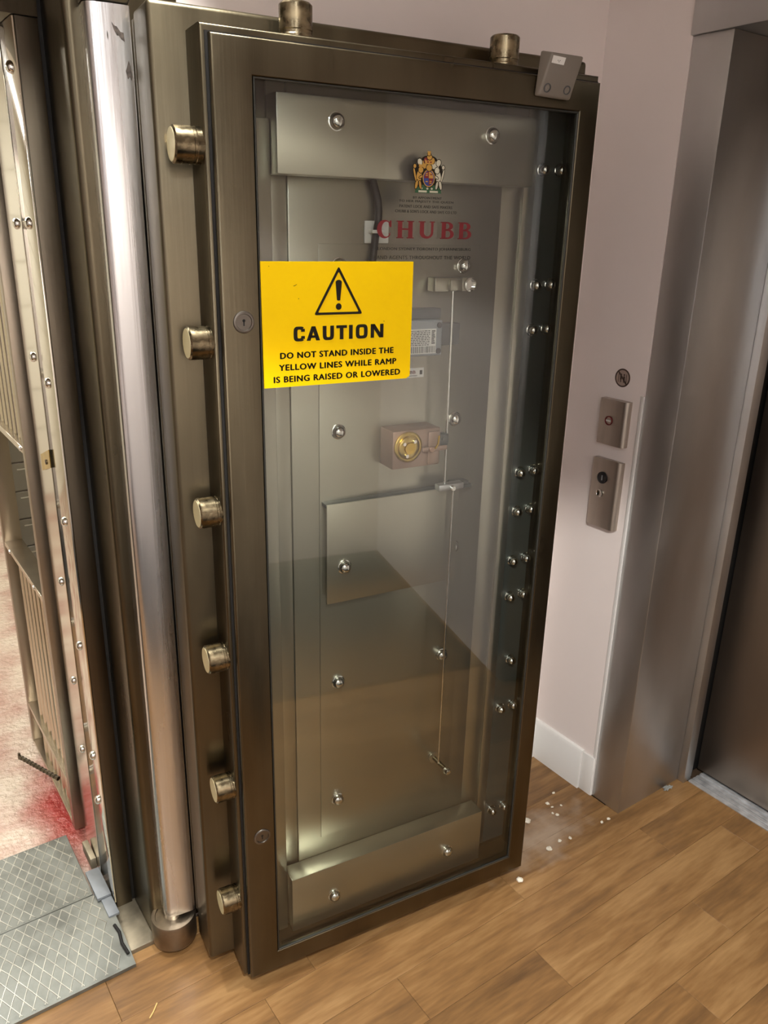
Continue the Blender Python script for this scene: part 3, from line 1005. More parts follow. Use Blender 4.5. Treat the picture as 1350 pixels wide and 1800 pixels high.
while yy > 1.437:  # lines of small print
    x = 0.354
    while x < 0.419:
        w = rr.uniform(0.002, 0.007)
        poly(bm, rectp(x, min(x + w, 0.42), yy - 0.0016, yy), 0.0291)
        x += w + 0.0014
    yy -= 0.0033
x = 0.354
while x < 0.432:  # bar code
    w = rr.choice((0.0006, 0.001, 0.0016))
    poly(bm, rectp(x, x + w, 1.421, 1.4335), 0.0291)
    x += w + rr.choice((0.0008, 0.0012, 0.0018))
for k in range(7):
    poly(bm, rectp(0.4235, 0.4315 - 0.001 * (k % 3), 1.438 + k * 0.0038, 1.4405 + k * 0.0038), 0.0291)
obj('switch_print', bm, 'greyprint', sw)
bm = new_bm(); box(bm, 0.352, 0.436, 0.0742, 0.0755, 1.3655, 1.3845); wl = dob('maker_label', bm, 'cream_white')
bm = text_mesh('CHUBB', 0.376, 0.417, 1.373, 1.3795, 0.0741, 0.02); obj('label_lettering', bm, 'redpaint', wl)
bm = new_bm(); poly(bm, rectp(0.4265, 0.4325, 1.371, 1.3795), 0.0741); poly(bm, rectp(0.356, 0.421, 1.3685, 1.3695), 0.0741); obj('label_mark', bm, 'ink', wl)

# black cable in its white adhesive mount
cab = []
for (sx, dz, dd) in ((0.309, 1.728, 0.066), (0.314, 1.714, 0.066), (0.3205, 1.695, 0.066), (0.323, 1.675, 0.066), (0.322, 1.655, 0.066), (0.3175, 1.635, 0.066), (0.315, 1.612, 0.066), (0.312, 1.590, 0.066), (0.309, 1.56, 0.066), (0.31, 1.51, 0.066)):
    cab.append((sx, dd, dz))
bm = new_bm(); tube(bm, cab, 0.0068, 10); dob('black_cable', bm, 'black')
bm = new_bm(); box(bm, 0.299, 0.349, 0.074, 0.0788, 1.6195, 1.6585, 0.002); cm = dob('cable_mount', bm, 'cream_white')
bm = new_bm(); box(bm, 0.306, 0.331, 0.057, 0.0738, 1.637, 1.643, 0.001); obj('cable_tie', bm, 'cream_white', cm)

# ---- print on the glass
GY = 0.0036


def serif_letter(bm, ch, x0, x1, z0, z1, y):
    w, h = x1 - x0, z1 - z0
    st, th, sf = 0.0088, 0.0026, 0.0017

    def stem(xc, wd, foot=True, head=True):
        poly(bm, rectp(xc - wd / 2, xc + wd / 2, z0, z1), y)
        for on, za, zb in ((foot, z0, z0 + sf), (head, z1 - sf, z1)):
            if on:
                poly(bm, rectp(xc - wd / 2 - 0.0028, xc + wd / 2 + 0.0028, za, zb), y)
    if ch == 'H':
        stem(x0 + 0.0072, st); stem(x1 - 0.0072, st)
        poly(bm, rectp(x0 + 0.008, x1 - 0.008, z0 + h * 0.48, z0 + h * 0.48 + th), y)
    elif ch == 'U':
        a, b_ = x0 + 0.0072, x1 - 0.0055
        zc = z0 + h * 0.36
        poly(bm, rectp(a - st / 2, a + st / 2, zc, z1), y)
        poly(bm, rectp(b_ - 0.0025, b_ + 0.0025, zc, z1), y)
        for xc, wd in ((a, st), (b_, 0.005)):
            poly(bm, rectp(xc - wd / 2 - 0.0028, xc + wd / 2 + 0.0028, z1 - sf, z1), y)
        xa, xb = a - st / 2, b_ + 0.0025
        o_ = ell((xa + xb) / 2, zc, (xb - xa) / 2, zc - z0, 14, pi, 2 * pi)
        i_ = ell((a + st / 2 + b_ - 0.0025) / 2, zc, (b_ - 0.0025 - a - st / 2) / 2, zc - z0 - 0.004, 14, pi, 2 * pi)
        band(bm, o_, i_, y, 0, False)
    elif ch == 'B':
        stem(x0 + 0.0065, st)
        xs_ = x0 + 0.0085
        zm = z0 + h * 0.53
        for za, zb, xr in ((zm - 0.001, z1, x1 - 0.0025), (z0, zm + 0.001, x1)):
            zc = (za + zb) / 2
            o_ = [(xs_, za)] + ell(x1 - w * 0.45 - (x1 - xr), zc, xr - (x1 - w * 0.45 - (x1 - xr)), (zb - za) / 2, 12, -pi / 2, pi / 2) + [(xs_, zb)]
            i_ = [(xs_, za + th)] + ell(x1 - w * 0.45 - (x1 - xr), zc, xr - (x1 - w * 0.45 - (x1 - xr)) - st * 0.9, (zb - za) / 2 - th, 12, -pi / 2, pi / 2) + [(xs_, zb - th)]
            band(bm, o_, i_, y, 0, False)
    elif ch == 'C':
        o_ = ell((x0 + x1) / 2, (z0 + z1) / 2, w / 2, h / 2 + 0.0006, 26, 0.62, 2 * pi - 0.62)
        i_ = ell((x0 + x1) / 2 + 0.0032, (z0 + z1) / 2, w / 2 - 0.006, h / 2 - 0.0022, 26, 0.62, 2 * pi - 0.62)
        band(bm, o_, i_, y, 0, False)
        xt = x0 + w * 0.90
        poly(bm, [(xt - 0.002, z1 - 0.011), (xt + 0.0015, z1 - 0.011), (xt + 0.0015, z1), (xt - 0.0012, z1), (xt - 0.004, z1 - 0.005)], y)
        poly(bm, [(xt - 0.003, z0 + 0.006), (xt + 0.0015, z0 + 0.009), (xt + 0.0005, z0 + 0.009), (xt - 0.004, z0 + 0.007)], y)


bm = new_bm()
for ch, a, b_ in (('C', 0.2875, 0.3175), ('H', 0.3262, 0.3618), ('U', 0.371, 0.4052), ('B', 0.4178, 0.4464), ('B', 0.4556, 0.4846)):
    serif_letter(bm, ch, a, b_, 1.6302, 1.6595, GY)
dob('name_lettering', bm, 'redpaint', smooth=0)
for body, xa, xb, za, zb in (('BY APPOINTMENT', 0.358, 0.417, 1.6965, 1.7005), ('TO HER MAJESTY THE QUEEN', 0.330, 0.442, 1.6895, 1.6943),
                             ('PATENT LOCK AND SAFE MAKERS', 0.331, 0.440, 1.6815, 1.6862), ("CHUBB & SON'S LOCK AND SAFE CO LTD", 0.323, 0.450, 1.6732, 1.6780),
                             ('LONDON SYDNEY TORONTO JOHANNESBURG', 0.290, 0.485, 1.6085, 1.6147), ('AND AGENTS THROUGHOUT THE WORLD', 0.288, 0.485, 1.5945, 1.6007)):
    dob('small_lettering', text_mesh(body, xa, xb, za, zb, GY, 0.0, 1.1, ((-0.0002, 0), (0.0002, 0))), 'greyprint', smooth=0)

# royal arms in coloured print
cb = new_bm()
cx, cz0 = 0.3885, 1.7065
GO, RE, WH, GR, BL, BK = 0, 1, 2, 3, 4, 5
LAY = [0]


def cp(pts, mi):
    LAY[0] += 1
    poly(cb, pts, GY + 0.0003 - 0.00001 * LAY[0] * 0.6, mi)


def blob(x, z, rx, rz, mi, rot=0.0, edge=True):
    if edge:
        cp(ell(cx + x, cz0 + z, rx + 0.0012, rz + 0.0012, 14, rot=rot), BK)
    cp(ell(cx + x, cz0 + z, rx, rz, 14, rot=rot), mi)


# dark ground behind the figures, compartment and motto ribbon
cp(superell(cx, cz0 + 0.029, 0.0285, 0.026, 2.6, 30), BK)
cp(superell(cx, cz0 + 0.050, 0.017, 0.011, 2.4, 24), BK)
cp([(cx - 0.027, cz0), (cx + 0.027, cz0), (cx + 0.026, cz0 + 0.008), (cx + 0.012, cz0 + 0.0135), (cx - 0.012, cz0 + 0.0135), (cx - 0.026, cz0 + 0.008)], GR)
cp(rectp(cx - 0.020, cx - 0.003, cz0 + 0.001, cz0 + 0.0042), WH)
cp(rectp(cx + 0.003, cx + 0.020, cz0 + 0.001, cz0 + 0.0042), WH)
for q in (-0.014, -0.002, 0.007):
    blob(q, 0.0075, 0.0022, 0.0018, WH, edge=False)
# mantling
for s_ in (-1, 1):
    blob(s_ * 0.012, 0.046, 0.0075, 0.006, GO if s_ < 0 else WH, 0.5 * s_)
    blob(s_ * 0.019, 0.050, 0.0045, 0.0055, WH, -0.4 * s_)
    blob(s_ * 0.0065, 0.053, 0.0045, 0.005, RE if s_ < 0 else GO, 0.2)
# lion (left, gold) and unicorn (right, white)
for s_, mi in ((-1, GO), (1, WH)):
    blob(s_ * 0.0200, 0.026, 0.0052, 0.0125, mi, 0.18 * s_)
    blob(s_ * 0.0165, 0.0375, 0.0048, 0.0050, mi)
    blob(s_ * 0.0150, 0.0265, 0.0050, 0.0017, mi, -0.4 * s_)
    blob(s_ * 0.0245, 0.0135, 0.0025, 0.0072, mi, 0.25 * s_)
    blob(s_ * 0.0170, 0.0130, 0.0022, 0.0068, mi, -0.2 * s_)
    blob(s_ * 0.0285, 0.0300, 0.0016, 0.0115, mi, -0.25 * s_)
    blob(s_ * 0.0290, 0.0430, 0.0028, 0.0032, mi)
cp([(cx - 0.021, cz0 + 0.042), (cx - 0.0115, cz0 + 0.042), (cx - 0.0125, cz0 + 0.0475), (cx - 0.0165, cz0 + 0.0455), (cx - 0.0205, cz0 + 0.0475)], GO)
cp([(cx + 0.0165, cz0 + 0.041), (cx + 0.0185, cz0 + 0.041), (cx + 0.0215, cz0 + 0.053)], WH)
# garter and quartered shield
blob(0, 0.0245, 0.0125, 0.0145, GO)
cp(ell(cx, cz0 + 0.0245, 0.0108, 0.0128, 20), BL)
for qx, qz, mi in ((-1, 1, RE), (1, 1, GO), (-1, -1, BL), (1, -1, RE)):
    a = 0 if (qx > 0 and qz > 0) else pi / 2 if (qx < 0 and qz > 0) else pi if (qx < 0) else 3 * pi / 2
    cp([(cx, cz0 + 0.0245)] + ell(cx, cz0 + 0.0245, 0.0092, 0.0112, 6, a, a + pi / 2), mi)
for qx, qz, mi in ((-0.0045, 0.029, GO), (-0.0045, 0.032, GO), (0.0045, 0.0305, RE), (-0.004, 0.019, GO), (0.004, 0.0195, GO), (0.004, 0.0165, GO)):
    blob(qx, qz, 0.0026, 0.0010, mi, edge=False)
# helmet, crown and lion crest
blob(0, 0.0415, 0.0058, 0.0052, GO)
cp([(cx - 0.0085, cz0 + 0.047), (cx + 0.0085, cz0 + 0.047), (cx + 0.0095, cz0 + 0.055), (cx + 0.004, cz0 + 0.052), (cx, cz0 + 0.0565), (cx - 0.004, cz0 + 0.052), (cx - 0.0095, cz0 + 0.055)], GO)
blob(-0.003, 0.0505, 0.0018, 0.0014, RE, edge=False)
blob(0.003, 0.0505, 0.0018, 0.0014, RE, edge=False)
blob(0.0, 0.0585, 0.0050, 0.0040, GO)
blob(-0.0012, 0.0635, 0.0032, 0.0026, GO)
cp([(cx - 0.004, cz0 + 0.0655), (cx + 0.002, cz0 + 0.0655), (cx + 0.0024, cz0 + 0.069), (cx - 0.001, cz0 + 0.0672), (cx - 0.0044, cz0 + 0.069)], GO)
dob('royal_crest', cb, ['gold', 'redpaint', 'silverprint', 'greenprint', 'blueprint', 'ink'], smooth=0)

# ================================================================== things on and around the door
# pivot bearing
t = thing('hinge_bearing', 'round steel hinge bearing cup on the floor under the hinge post', 'hinge', (0.469, 1.484, 0))
bm = new_bm()
lathe(bm, [(0, 0.012), (0.046, 0.012), (0.0505, 0.016), (0.0525, 0.022), (0.0525, 0.079), (0.0505, 0.083), (0.043, 0.083), (0.042, 0.080), (0, 0.080)], n=40)
obj('cup', bm, 'cup', t)
bm = new_bm(); lathe(bm, [(0.034, 0.0), (0.034, 0.0118), (0, 0.0118)], n=24); obj('base', bm, 'bronze_dark', t)
bm = new_bm(); lathe(bm, [(0.020, 0.0805), (0.020, 0.0935), (0, 0.0935)], n=20); obj('pivot_pin', bm, 'chrome', t)

# caution sign
sg = thing('caution_sign', 'yellow caution sign with black warning triangle stuck on the glass', 'sign', DP, DR)
SY = -0.0035
bm = new_bm()
out = [(0.0715, 1.3812), (0.352, 1.3812), (0.3545, 1.3832), (0.3575, 1.3845), (0.3590, 1.388), (0.3590, 1.5908), (0.0705, 1.5908)]
prism(bm, out, SY, -0.0004, 'y')
obj('sign_plate', bm, 'yellow', sg, smooth=0)
SF = SY - 0.0003
bm = new_bm()


def rtri(ax, az, bx, bz, cx_, cz_, r):
    c = [Vector((ax, az)), Vector((bx, bz)), Vector((cx_, cz_))]
    out = []
    for i in range(3):
        p, q, s = c[i], c[i - 1], c[(i + 1) % 3]
        u, w = (q - p).normalized(), (s - p).normalized()
        for k in range(5):
            t_ = k / 4
            a, b_ = p + u * r, p + w * r
            v = (1 - t_) ** 2 * a + 2 * t_ * (1 - t_) * p + t_ ** 2 * b_
            out.append((v.x, v.y))
    return out


o_ = rtri(0.2112, 1.5836, 0.1645, 1.5022, 0.2580, 1.5022, 0.005)
cen = (0.2112, 1.5293)
i_ = rtri(0.2112, 1.5742, 0.1722, 1.5064, 0.2502, 1.5064, 0.0022)
band(bm, o_, i_, SF)
poly(bm, ell(0.2113, 1.5567, 0.0060, 0.0040, 9, 0, pi) + [(0.2078, 1.5272)] + ell(0.2113, 1.5272, 0.0030, 0.0014, 7, pi, 2 * pi)[1:] , SF)
poly(bm, ell(0.2113, 1.5157, 0.0056, 0.0057, 18), SF)
obj('warning_triangle', bm, 'ink', sg, smooth=0)
# CAUTION in heavy squared capitals
bm = new_bm()
zt, zb_ = 1.4836, 1.4592
zc = (zt + zb_) / 2
hh = (zt - zb_) / 2
sw_ = 0.0072


def ring_c(x0, x1, gap):
    o1 = superell((x0 + x1) / 2, zc, (x1 - x0) / 2, hh + 0.0004, 3.6, 40)
    i1 = superell((x0 + x1) / 2, zc, (x1 - x0) / 2 - sw_, hh - 0.0048, 4.5, 40)
    if not gap:
        band(bm, o1, i1, SF)
    else:
        k = [q for q in range(40)]
        a = 5
        band(bm, (o1 + o1)[a:41 - a], (i1 + i1)[a:41 - a], SF, 0, False)
        poly(bm, rectp(x1 - sw_, x1 - 0.0002, zc + 0.0036, zt - 0.0035), SF)
        poly(bm, rectp(x1 - sw_, x1 - 0.0002, zb_ + 0.0035, zc - 0.0036), SF)


ring_c(0.1262, 0.1474, True)
# A
poly(bm, [(0.1502, zb_), (0.1578, zb_), (0.1662, zt), (0.1598, zt)], SF)
poly(bm, [(0.1682, zb_), (0.1758, zb_), (0.1670, zt), (0.1598, zt)], SF)
poly(bm, rectp(0.1560, 0.1705, zb_ + 0.0046, zb_ + 0.0090), SF)
# U
o1 = ell(0, 0, 1, 1, 3)
ux0, ux1 = 0.1808, 0.2024
poly(bm, rectp(ux0, ux0 + sw_, zc, zt), SF)
poly(bm, rectp(ux1 - sw_, ux1, zc, zt), SF)
oo = [p for p in superell((ux0 + ux1) / 2, zc, (ux1 - ux0) / 2, hh + 0.0004, 3.6, 40)]
ii = [p for p in superell((ux0 + ux1) / 2, zc, (ux1 - ux0) / 2 - sw_, hh - 0.0048, 4.5, 40)]
band(bm, oo[20:] + oo[:1], ii[20:] + ii[:1], SF, 0, False)
# T
poly(bm, rectp(0.2068, 0.2276, zt - 0.0050, zt), SF)
poly(bm, rectp(0.2136, 0.2208, zb_, zt - 0.0049), SF)
# I
poly(bm, rectp(0.2316, 0.2389, zb_, zt), SF)
ring_c(0.2450, 0.2686, False)
# N
poly(bm, rectp(0.2748, 0.2818, zb_, zt), SF)
poly(bm, rectp(0.2938, 0.3008, zb_, zt), SF)
poly(bm, [(0.2748, zt), (0.2830, zt), (0.3008, zb_), (0.2926, zb_)], SF)
obj('caution_lettering', bm, 'ink', sg, smooth=0)
for body, xa, xb, za, zb2 in (('DO NOT STAND INSIDE THE', 0.1015, 0.3222, 1.4303, 1.4406), ('YELLOW LINES WHILE RAMP', 0.0990, 0.3285, 1.4100, 1.4203), ('IS BEING RAISED OR LOWERED', 0.0888, 0.3372, 1.3895, 1.4000)):
    obj('warning_lettering', text_mesh(body, xa, xb, za, zb2, SF, 0.0, 1.12, ((-0.0008, 0), (0.0008, 0), (-0.0003, 0), (0.0003, 0), (0, 0.0004), (0, -0.0004))), 'ink', sg, smooth=0)
bm = new_bm()
poly(bm, [(0.1265, 1.5515), (0.1290, 1.5520), (0.1338, 1.5545), (0.1330, 1.5530), (0.1285, 1.5508)], SF)
obj('scuff_mark', bm, 'ink', sg, smooth=0)
for ex, ez, ea, eb in ((0.3015, 1.488, 0.0006, 0.0011), (0.1365, 1.5305, 0.0006, 0.0009), (0.0845, 1.5833, 0.0007, 0.0006)):
    bm = new_bm(); poly(bm, ell(ex, ez, ea, eb, 8), SF); obj('scuff_mark', bm, 'ink', sg, smooth=0)

# wedge shaped door contact
sn = thing('door_contact', 'grey plastic wedge shaped door contact screwed to the door top', 'sensor', DP, DR)
bm = new_bm()
v = {}
def pt(x, y, z): return bm.verts.new((x, y, z))
f0 = [pt(0.6045, -0.010, 1.879), pt(0.6775, -0.010, 1.877), pt(0.6835, -0.031, 1.945), pt(0.6115, -0.031, 1.945)]
k0 = [pt(0.5995, -0.0005, 1.878), pt(0.6790, -0.0005, 1.876), pt(0.6860, -0.0005, 1.950), pt(0.6075, -0.0005, 1.952)]
bm.faces.new(f0); bm.faces.new(k0[::-1])
for i in range(4):
    j = (i + 1) % 4
    bm.faces.new((k0[i], k0[j], f0[j], f0[i]))
bmesh.ops.bevel(bm, geom=bm.edges[:], offset=0.0035, segments=3, profile=0.5, affect='EDGES')
bmesh.ops.recalc_face_normals(bm, faces=bm.faces[:])
obj('housing', bm, 'sensor', sn, smooth=50)
nf = Vector((0, -1, -0.315)).normalized()
def face_pt(u, w):  # point on the sloping front
    return Vector((0.6045 + u * 0.073 + w * 0.0065, -0.010 - 0.021 * w, 1.878 + w * 0.067))
bm = new_bm()
a, b_, c_, d_ = face_pt(0.06, 0.77), face_pt(0.45, 0.75), face_pt(0.45, 0.92), face_pt(0.05, 0.94)
off = nf * 0.0006
bm.faces.new([bm.verts.new(p + off) for p in (a, b_, c_, d_)])
lab = obj('white_label', bm, 'cream_white', sn, smooth=0)
bm = new_bm()
cc = face_pt(0.27, 0.825) + nf * 0.0009
for dx, dz in ((-0.0022, 0.001), (0, -0.001), (0.0022, 0.001)):
    lathe(bm, [(0, 0), (0.0009, 0)], cc + Vector((dx, 0, dz)), nf, 8)
obj('label_dots', bm, 'greyprint', lab, smooth=0)
for u in (0.18, 0.80):
    bm = new_bm()
    lathe(bm, [(0.0078, -0.001), (0.0078, 0.0010), (0.006, 0.0012), (0.0052, -0.002), (0, -0.002)], face_pt(u, 0.20), nf, 18)
    s_ = obj('screw', bm, 'switchdark', sn)
    bm = new_bm(); lathe(bm, [(0.0046, -0.0016), (0.0046, -0.0004), (0.0018, -0.0002), (0.0015, -0.0012), (0, -0.0012)], face_pt(u, 0.20), nf, 14); obj('screw_head', bm, 'liftsteel', s_)

# ---- lift call plates on the east wall (front faces -x)
def call_plate(name, label, y0, y1, z0, z1, crown):
    t = thing(name, label, 'switch plate', (1.733, (y0 + y1) / 2, z0))
    w, h = y1 - y0, z1 - z0
    b = new_bm()
    prof = [(-w / 2, 0.0), (-w / 2, -0.008)]
    for k in range(7):
        q = pi / 2 * k / 6
        prof.append((-w / 2 + 0.014 * (1 - math.cos(q)), -0.008 - 0.012 * math.sin(q)))
    prof += [(w / 2 - 0.003, -0.020), (w / 2, -0.018), (w / 2, 0.0)]
    n = len(prof)
    lo = [b.verts.new((x, yy, 0)) for yy, x in prof]
    hi = [b.verts.new((x, yy, h + crown * (1 - (2 * yy / w) ** 2) - crown)) for yy, x in prof]
    for i in range(n):
        j = (i + 1) % n
        b.faces.new((lo[i], lo[j], hi[j], hi[i]))
    b.faces.new(lo[::-1]); b.faces.new(hi)
    bmesh.ops.recalc_face_normals(b, faces=b.faces[:])
    obj('cover', b, 'plate', t, smooth=35)
    return t


cp1 = call_plate('key_switch', 'small brushed metal plate with a red slotted key barrel', 1.309, 1.398, 1.106, 1.229, 0.0)
bm = new_bm(); lathe(bm, [(0.0125, 0), (0.0125, 0.0015), (0.0105, 0.002), (0.0100, -0.001), (0, -0.001)], (-0.0205, 0.010, 0.066), (-1, 0, 0), 22); kb = obj('key_barrel', bm, 'redpaint', cp1)
bm = new_bm(); box(bm, -0.0232, -0.0208, 0.0025, 0.0175, 0.064, 0.068); obj('key_slot', bm, 'cream_white', kb)
cp2 = call_plate('lift_call_plate', 'taller brushed metal lift call plate with black and steel buttons', 1.308, 1.4005, 0.870, 1.071, 0.008)
bm = new_bm(); lathe(bm, [(0.0165, 0), (0.0165, 0.002), (0.0145, 0.0026), (0.0135, 0.001), (0, 0.0012)], (-0.0205, 0.008, 0.142), (-1, 0, 0), 26); bb = obj('call_button', bm, 'black', cp2)
bm = new_bm(); box(bm, -0.0226, -0.0216, 0.0065, 0.0095, 0.135, 0.149); obj('button_mark', bm, 'switchgrey', bb)
bm = new_bm(); lathe(bm, [(0.0115, 0), (0.0115, 0.002), (0.010, 0.0024), (0.008, 0.0005), (0, -0.0006)], (-0.0205, 0.0105, 0.097), (-1, 0, 0), 22); obj('steel_button', bm, 'chrome', cp2)

st = thing('round_sticker', 'small round brown prohibition sticker on the wall above the key switch', 'sticker', (1.733, 1.351, 1.287))
bm = new_bm(); lathe(bm, [(0.0245, 0.0002), (0.0245, 0.0007), (0, 0.0007)], (0, 0, 0), (-1, 0, 0), 32); obj('sticker_disc', bm, 'stickerbase', st, smooth=0)
bm = new_bm()
def yz(pts):
    f = bm.faces.new([bm.verts.new((-0.0010, a, b2)) for a, b2 in pts])
def ybox(a0, a1, b0, b1): yz([(a0, b0), (a1, b0), (a1, b1), (a0, b1)])
O_, I_ = ell(0, 0, 0.0243, 0.0243, 32), ell(0, 0, 0.0205, 0.0205, 32)
for i in range(32):
    j = (i + 1) % 32
    yz([O_[i], O_[j], I_[j], I_[i]])
yz([(0.0125, 0.0165), (0.0155, 0.0135), (-0.0125, -0.0165), (-0.0155, -0.0135)])
for s_ in (-1, 1):  # two standing figures between lift walls
    yz(ell(s_ * 0.005, 0.0085, 0.0026, 0.0026, 10))
    ybox(s_ * 0.005 - 0.0028, s_ * 0.005 + 0.0028, -0.0045, 0.005)
    ybox(s_ * 0.005 - 0.0022, s_ * 0.005 - 0.0004, -0.012, -0.0045)
    ybox(s_ * 0.005 + 0.0004, s_ * 0.005 + 0.0022, -0.012, -0.0045)
    ybox(s_ * 0.0125 - 0.0009, s_ * 0.0125 + 0.0009, -0.012, 0.011)
obj('sticker_print', bm, 'sticker', st, smooth=0)

# ================================================================== VAULT GATE
GX0, GX1, GY0, GY1 = 0.366, 0.4155, 1.968, 2.478
gate = thing('barred_gate', 'steel barred inner gate standing open inside the vault doorway', 'gate', (0.39, GY0, 0))


def gob(name, bm, material, parent=None):
    bmesh.ops.translate(bm, verts=bm.verts[:], vec=(-0.39, -GY0, 0))
    return obj(name, bm, material, parent or gate)


bm = new_bm(); box(bm, GX0, GX1, GY0, GY0 + 0.028, 0.025, 1.955, 0.0015); gob('stile', bm, 'gate')
bm = new_bm(); box(bm, GX0, GX1, GY1 - 0.028, GY1, 0.025, 1.955, 0.0015); gob('stile', bm, 'gate')
for z0_, z1_, in ((0.025, 0.038), (0.166, 0.180), (0.724, 0.738), (1.118, 1.134), (1.935, 1.955)):
    bm = new_bm(); box(bm, GX0, GX1, GY0 + 0.0282, GY1 - 0.0282, z0_, z1_, 0.001, 1); gob('rail', bm, 'gate_bar')
NB = 7
for seg, (za, zb2) in enumerate(((0.0382, 0.1658), (0.1802, 0.7238), (1.1342, 1.9348))):
    first = None
    for k in range(NB):
        yb_ = GY0 + 0.07 + k * (GY1 - GY0 - 0.20) / (NB - 1)
        if first is None:
            bm = new_bm(); cyl(bm, (0.391, yb_, za), (0.391, yb_, zb2), 0.0125, 12)
            first = gob('bar', bm, 'gate_bar')
        else:
            linked(first, (0, k * (GY1 - GY0 - 0.20) / (NB - 1), 0))
for yy, zz in ((GY0 + 0.05, 1.126), (GY1 - 0.1, 0.731), (GY0 + 0.12, 0.731), (GY1 - 0.05, 1.126)):
    bm = new_bm(); lathe(bm, [(0.006, 0), (0.005, 0.003), (0, 0.004)], (GX0, yy, zz), (-1, 0, 0), 12)
    gob('rail_rivet', bm, 'chrome')
bm = new_bm(); cyl(bm, (0.3655, 2.11, 0.108), (0.292, 2.262, 0.120), 0.0055, 8); 
for k in range(12):
    q = k / 12
    cyl(bm, (0.3655 - 0.0735 * q, 2.11 + 0.152 * q, 0.108 + 0.012 * q), (0.3655 - 0.0735 * (q + 0.04), 2.11 + 0.152 * (q + 0.04), 0.108 + 0.012 * (q + 0.04)), 0.0068, 8)
cyl(bm, (0.292, 2.262, 0.112), (0.292, 2.262, 0.132), 0.004, 8)
gob('threaded_rod', bm, 'bronze_dark')

# ================================================================== DEPOSIT BOXES behind the gate
bank = thing('deposit_box_bank', 'bank of grey steel deposit boxes glimpsed through the gate', 'deposit boxes', (0.412, 2.56, 0))
bm = new_bm(); box(bm, 0, 0.40, 0.006, 0.18, 0.0, 1.80, 0.003); obj('carcass', bm, 'gate', bank)
BH = 0.0915
first = None
for row in range(19):
    for cl in range(3):
        pz = 0.03 + row * BH
        px = 0.004 + cl * 0.132
        if first is None:
            bm = new_bm(); box(bm, 0, 0.129, -0.002, 0.0055, 0, BH - 0.004, 0.0015, 1); first = dd = obj('box_door', bm, 'boxdoor', bank, (px, 0, pz))
            bm = new_bm(); box(bm, 0.03, 0.10, -0.004, -0.0021, 0.066, 0.0705); sl = obj('label_slot', bm, 'chrome', dd)
            bm = new_bm(); lathe(bm, [(0.008, 0), (0.008, 0.003), (0.006, 0.004), (0, 0.003)], (0.075, -0.0021, 0.036), (0, -1, 0), 14); kl = obj('box_lock', bm, 'chrome', dd)
        else:
            dd = linked(first, (px, 0, pz))
            linked(sl, (0, 0, 0), dd); linked(kl, (0, 0, 0), dd)

# ================================================================== TREAD PLATE RAMP
rp = thing('tread_plate', 'grey diamond tread plate bridging the vault threshold', 'ramp', (0.0, 1.7, 0))


def rob(name, bm, material, parent=None):
    bmesh.ops.translate(bm, verts=bm.verts[:], vec=(0, -1.7, 0))
    return obj(name, bm, material, parent or rp)


ZT = 0.033


def ztop(y):
    return ZT if y >= 1.572 else 0.010 + (ZT - 0.010) * (y - 1.462) / 0.110


bm = new_bm()
prism(bm, [(1.462, 0.001), (1.462, 0.010), (1.572, ZT), (1.6985, ZT), (1.6985, 0.001)], -0.42, 0.3645, 'x'); fl = rob('front_plate', bm, 'tread')
bm = new_bm(); box(bm, -0.40, 0.338, 1.7005, 1.955, 0.001, ZT, 0.001, 1); bk = rob('rear_plate', bm, 'tread')


def ridges(y0_, y1_, xa, xb, par):
    b = new_bm()
    dxdy = 0.0265 / 0.049
    w, hgt = 0.0016, 0.0014
    for sgn in (1, -1):
        k0_ = int((xa - 2) / 0.0265)
        for k in range(-60, 60):
            xk = k * 0.0265 + 0.0135 - 0.006
            ys = [y0_] + ([1.572] if y0_ < 1.572 < y1_ else []) + [y1_]
            # clip line x = xk + sgn*dxdy*(y-1.572) to [xa, xb]
            ta, tb_ = y0_, y1_
            for lim, is_min in ((xa, True), (xb, False)):
                yl = 1.572 + sgn * (lim - xk) / dxdy
                if (sgn > 0) == is_min:
                    ta = max(ta, yl)
                else:
                    tb_ = min(tb_, yl)
            if tb_ - ta < 0.012:
                continue
            ys = [ta] + ([1.572] if ta < 1.572 < tb_ else []) + [tb_]
            prev = None
            for yy in ys:
                xx = xk + sgn * dxdy * (yy - 1.572)
                z = ztop(yy)
                ring = [b.verts.new(p) for p in ((xx - w, yy, z - 0.0003), (xx - w * 0.4, yy, z + hgt), (xx + w * 0.4, yy, z + hgt), (xx + w, yy, z - 0.0003))]
                if prev:
                    for i in range(3):
                        b.faces.new((prev[i], ring[i], ring[i + 1], prev[i + 1]))
                prev = ring
    bmesh.ops.recalc_face_normals(b, faces=b.faces[:])
    o = rob('diamond_ridges', b, 'ridge', par)
    o['kind'] = 'stuff'


ridges(1.468, 1.694, -0.41, 0.340, fl)
ridges(1.706, 1.950, -0.39, 0.330, bk)
bm = new_bm()
tube(bm, [(0.352, 1.576, 0.034), (0.356, 1.55, 0.032), (0.352, 1.52, 0.027), (0.357, 1.49, 0.02)], 0.004, 8)
rob('weld_bead', bm, 'dark_gap')

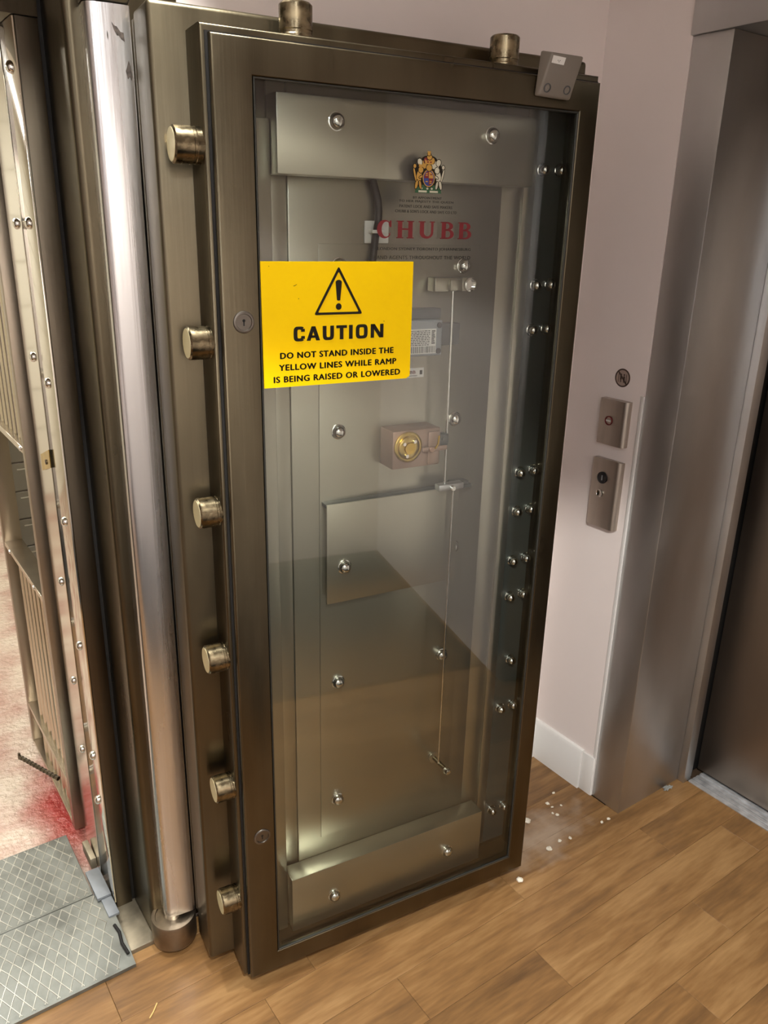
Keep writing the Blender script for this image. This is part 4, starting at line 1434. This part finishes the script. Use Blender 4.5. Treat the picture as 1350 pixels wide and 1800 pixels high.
# ================================================================== litter on the floor
crumbs = [(1.640, 1.346), (1.588, 1.322), (1.589, 1.303), (1.616, 1.293), (1.569, 1.282), (1.574, 1.269), (1.663, 1.175), (1.691, 1.173), (1.534, 1.181), (1.50, 1.19)]
rr = random.Random(11)
for i, (cxx, cyy) in enumerate(crumbs):
    b = new_bm()
    s_ = rr.uniform(0.0035, 0.006)
    bmesh.ops.create_icosphere(b, subdivisions=1, radius=s_)
    for v_ in b.verts:
        v_.co.x *= rr.uniform(0.8, 1.7); v_.co.y *= rr.uniform(0.7, 1.3); v_.co.z *= rr.uniform(0.4, 0.7)
    zm = min(v_.co.z for v_ in b.verts)
    o = obj('plaster_crumb', b, 'crumb', None, (cxx, cyy, -zm), smooth=0)
    o.rotation_euler = (0, 0, rr.uniform(0, 3))
    lb_ = {0: 'tiny pale crumb on the boards, farthest back, nearest the skirting', 6: 'tiny pale crumb before the lift jamb corner, left one of two', 7: 'tiny pale crumb before the lift jamb corner, right one of two',
           8: 'tiny pale crumb on the boards right of the bright round crumb', 9: 'tiny pale crumb close beside the bright round crumb'}.get(i)
    if lb_:
        tag(o, lb_, 'crumb')
    else:
        tag(o, 'tiny pale plaster crumb in the cluster on the boards before the skirting', 'crumb', 'crumbs by the skirting')
for nm, lb_, cxx, cyy, s_ in (('plaster_crumb', 'largest pale crumb lying right against the door free edge', 1.480, 1.300, 0.011),
                             ('plaster_crumb', 'larger bright round crumb on the dusty boards right of the door edge', 1.451, 1.184, 0.0085),
                             ('plaster_crumb', 'white flake just in front of the door bottom corner', 1.300, 1.147, 0.009)):
    b = new_bm()
    bmesh.ops.create_icosphere(b, subdivisions=2, radius=s_)
    for v_ in b.verts:
        v_.co *= rr.uniform(0.75, 1.15); v_.co.z *= 0.6
    zm = min(v_.co.z for v_ in b.verts)
    o = obj(nm, b, 'crumb', None, (cxx, cyy, -zm), smooth=0)
    tag(o, lb_, 'crumb')
b = new_bm()
for k in range(9):
    q = [Vector((rr.uniform(-0.018, 0.018), rr.uniform(-0.007, 0.007), rr.uniform(0.002, 0.010))) for _ in range(4)]
    tube(b, q, 0.0022, 5)
zm = min(v_.co.z for v_ in b.verts)
for v_ in b.verts: v_.co.z -= zm
tag(obj('dust_fluff', b, 'fluff', None, (1.955, 1.160, 0)), 'grey tuft of dust fluff at the foot of the lift jamb', 'fluff')
b = new_bm()
tube(b, [(0, 0, 0.0016), (0.012, 0.010, 0.002), (0.026, 0.026, 0.0016)], 0.0014, 6)
zm = min(v_.co.z for v_ in b.verts)
for v_ in b.verts: v_.co.z -= zm
tag(obj('straw', b, 'straw', None, (0.345, 1.318, 0)), 'thin pale straw lying on the boards near the ramp', 'straw')
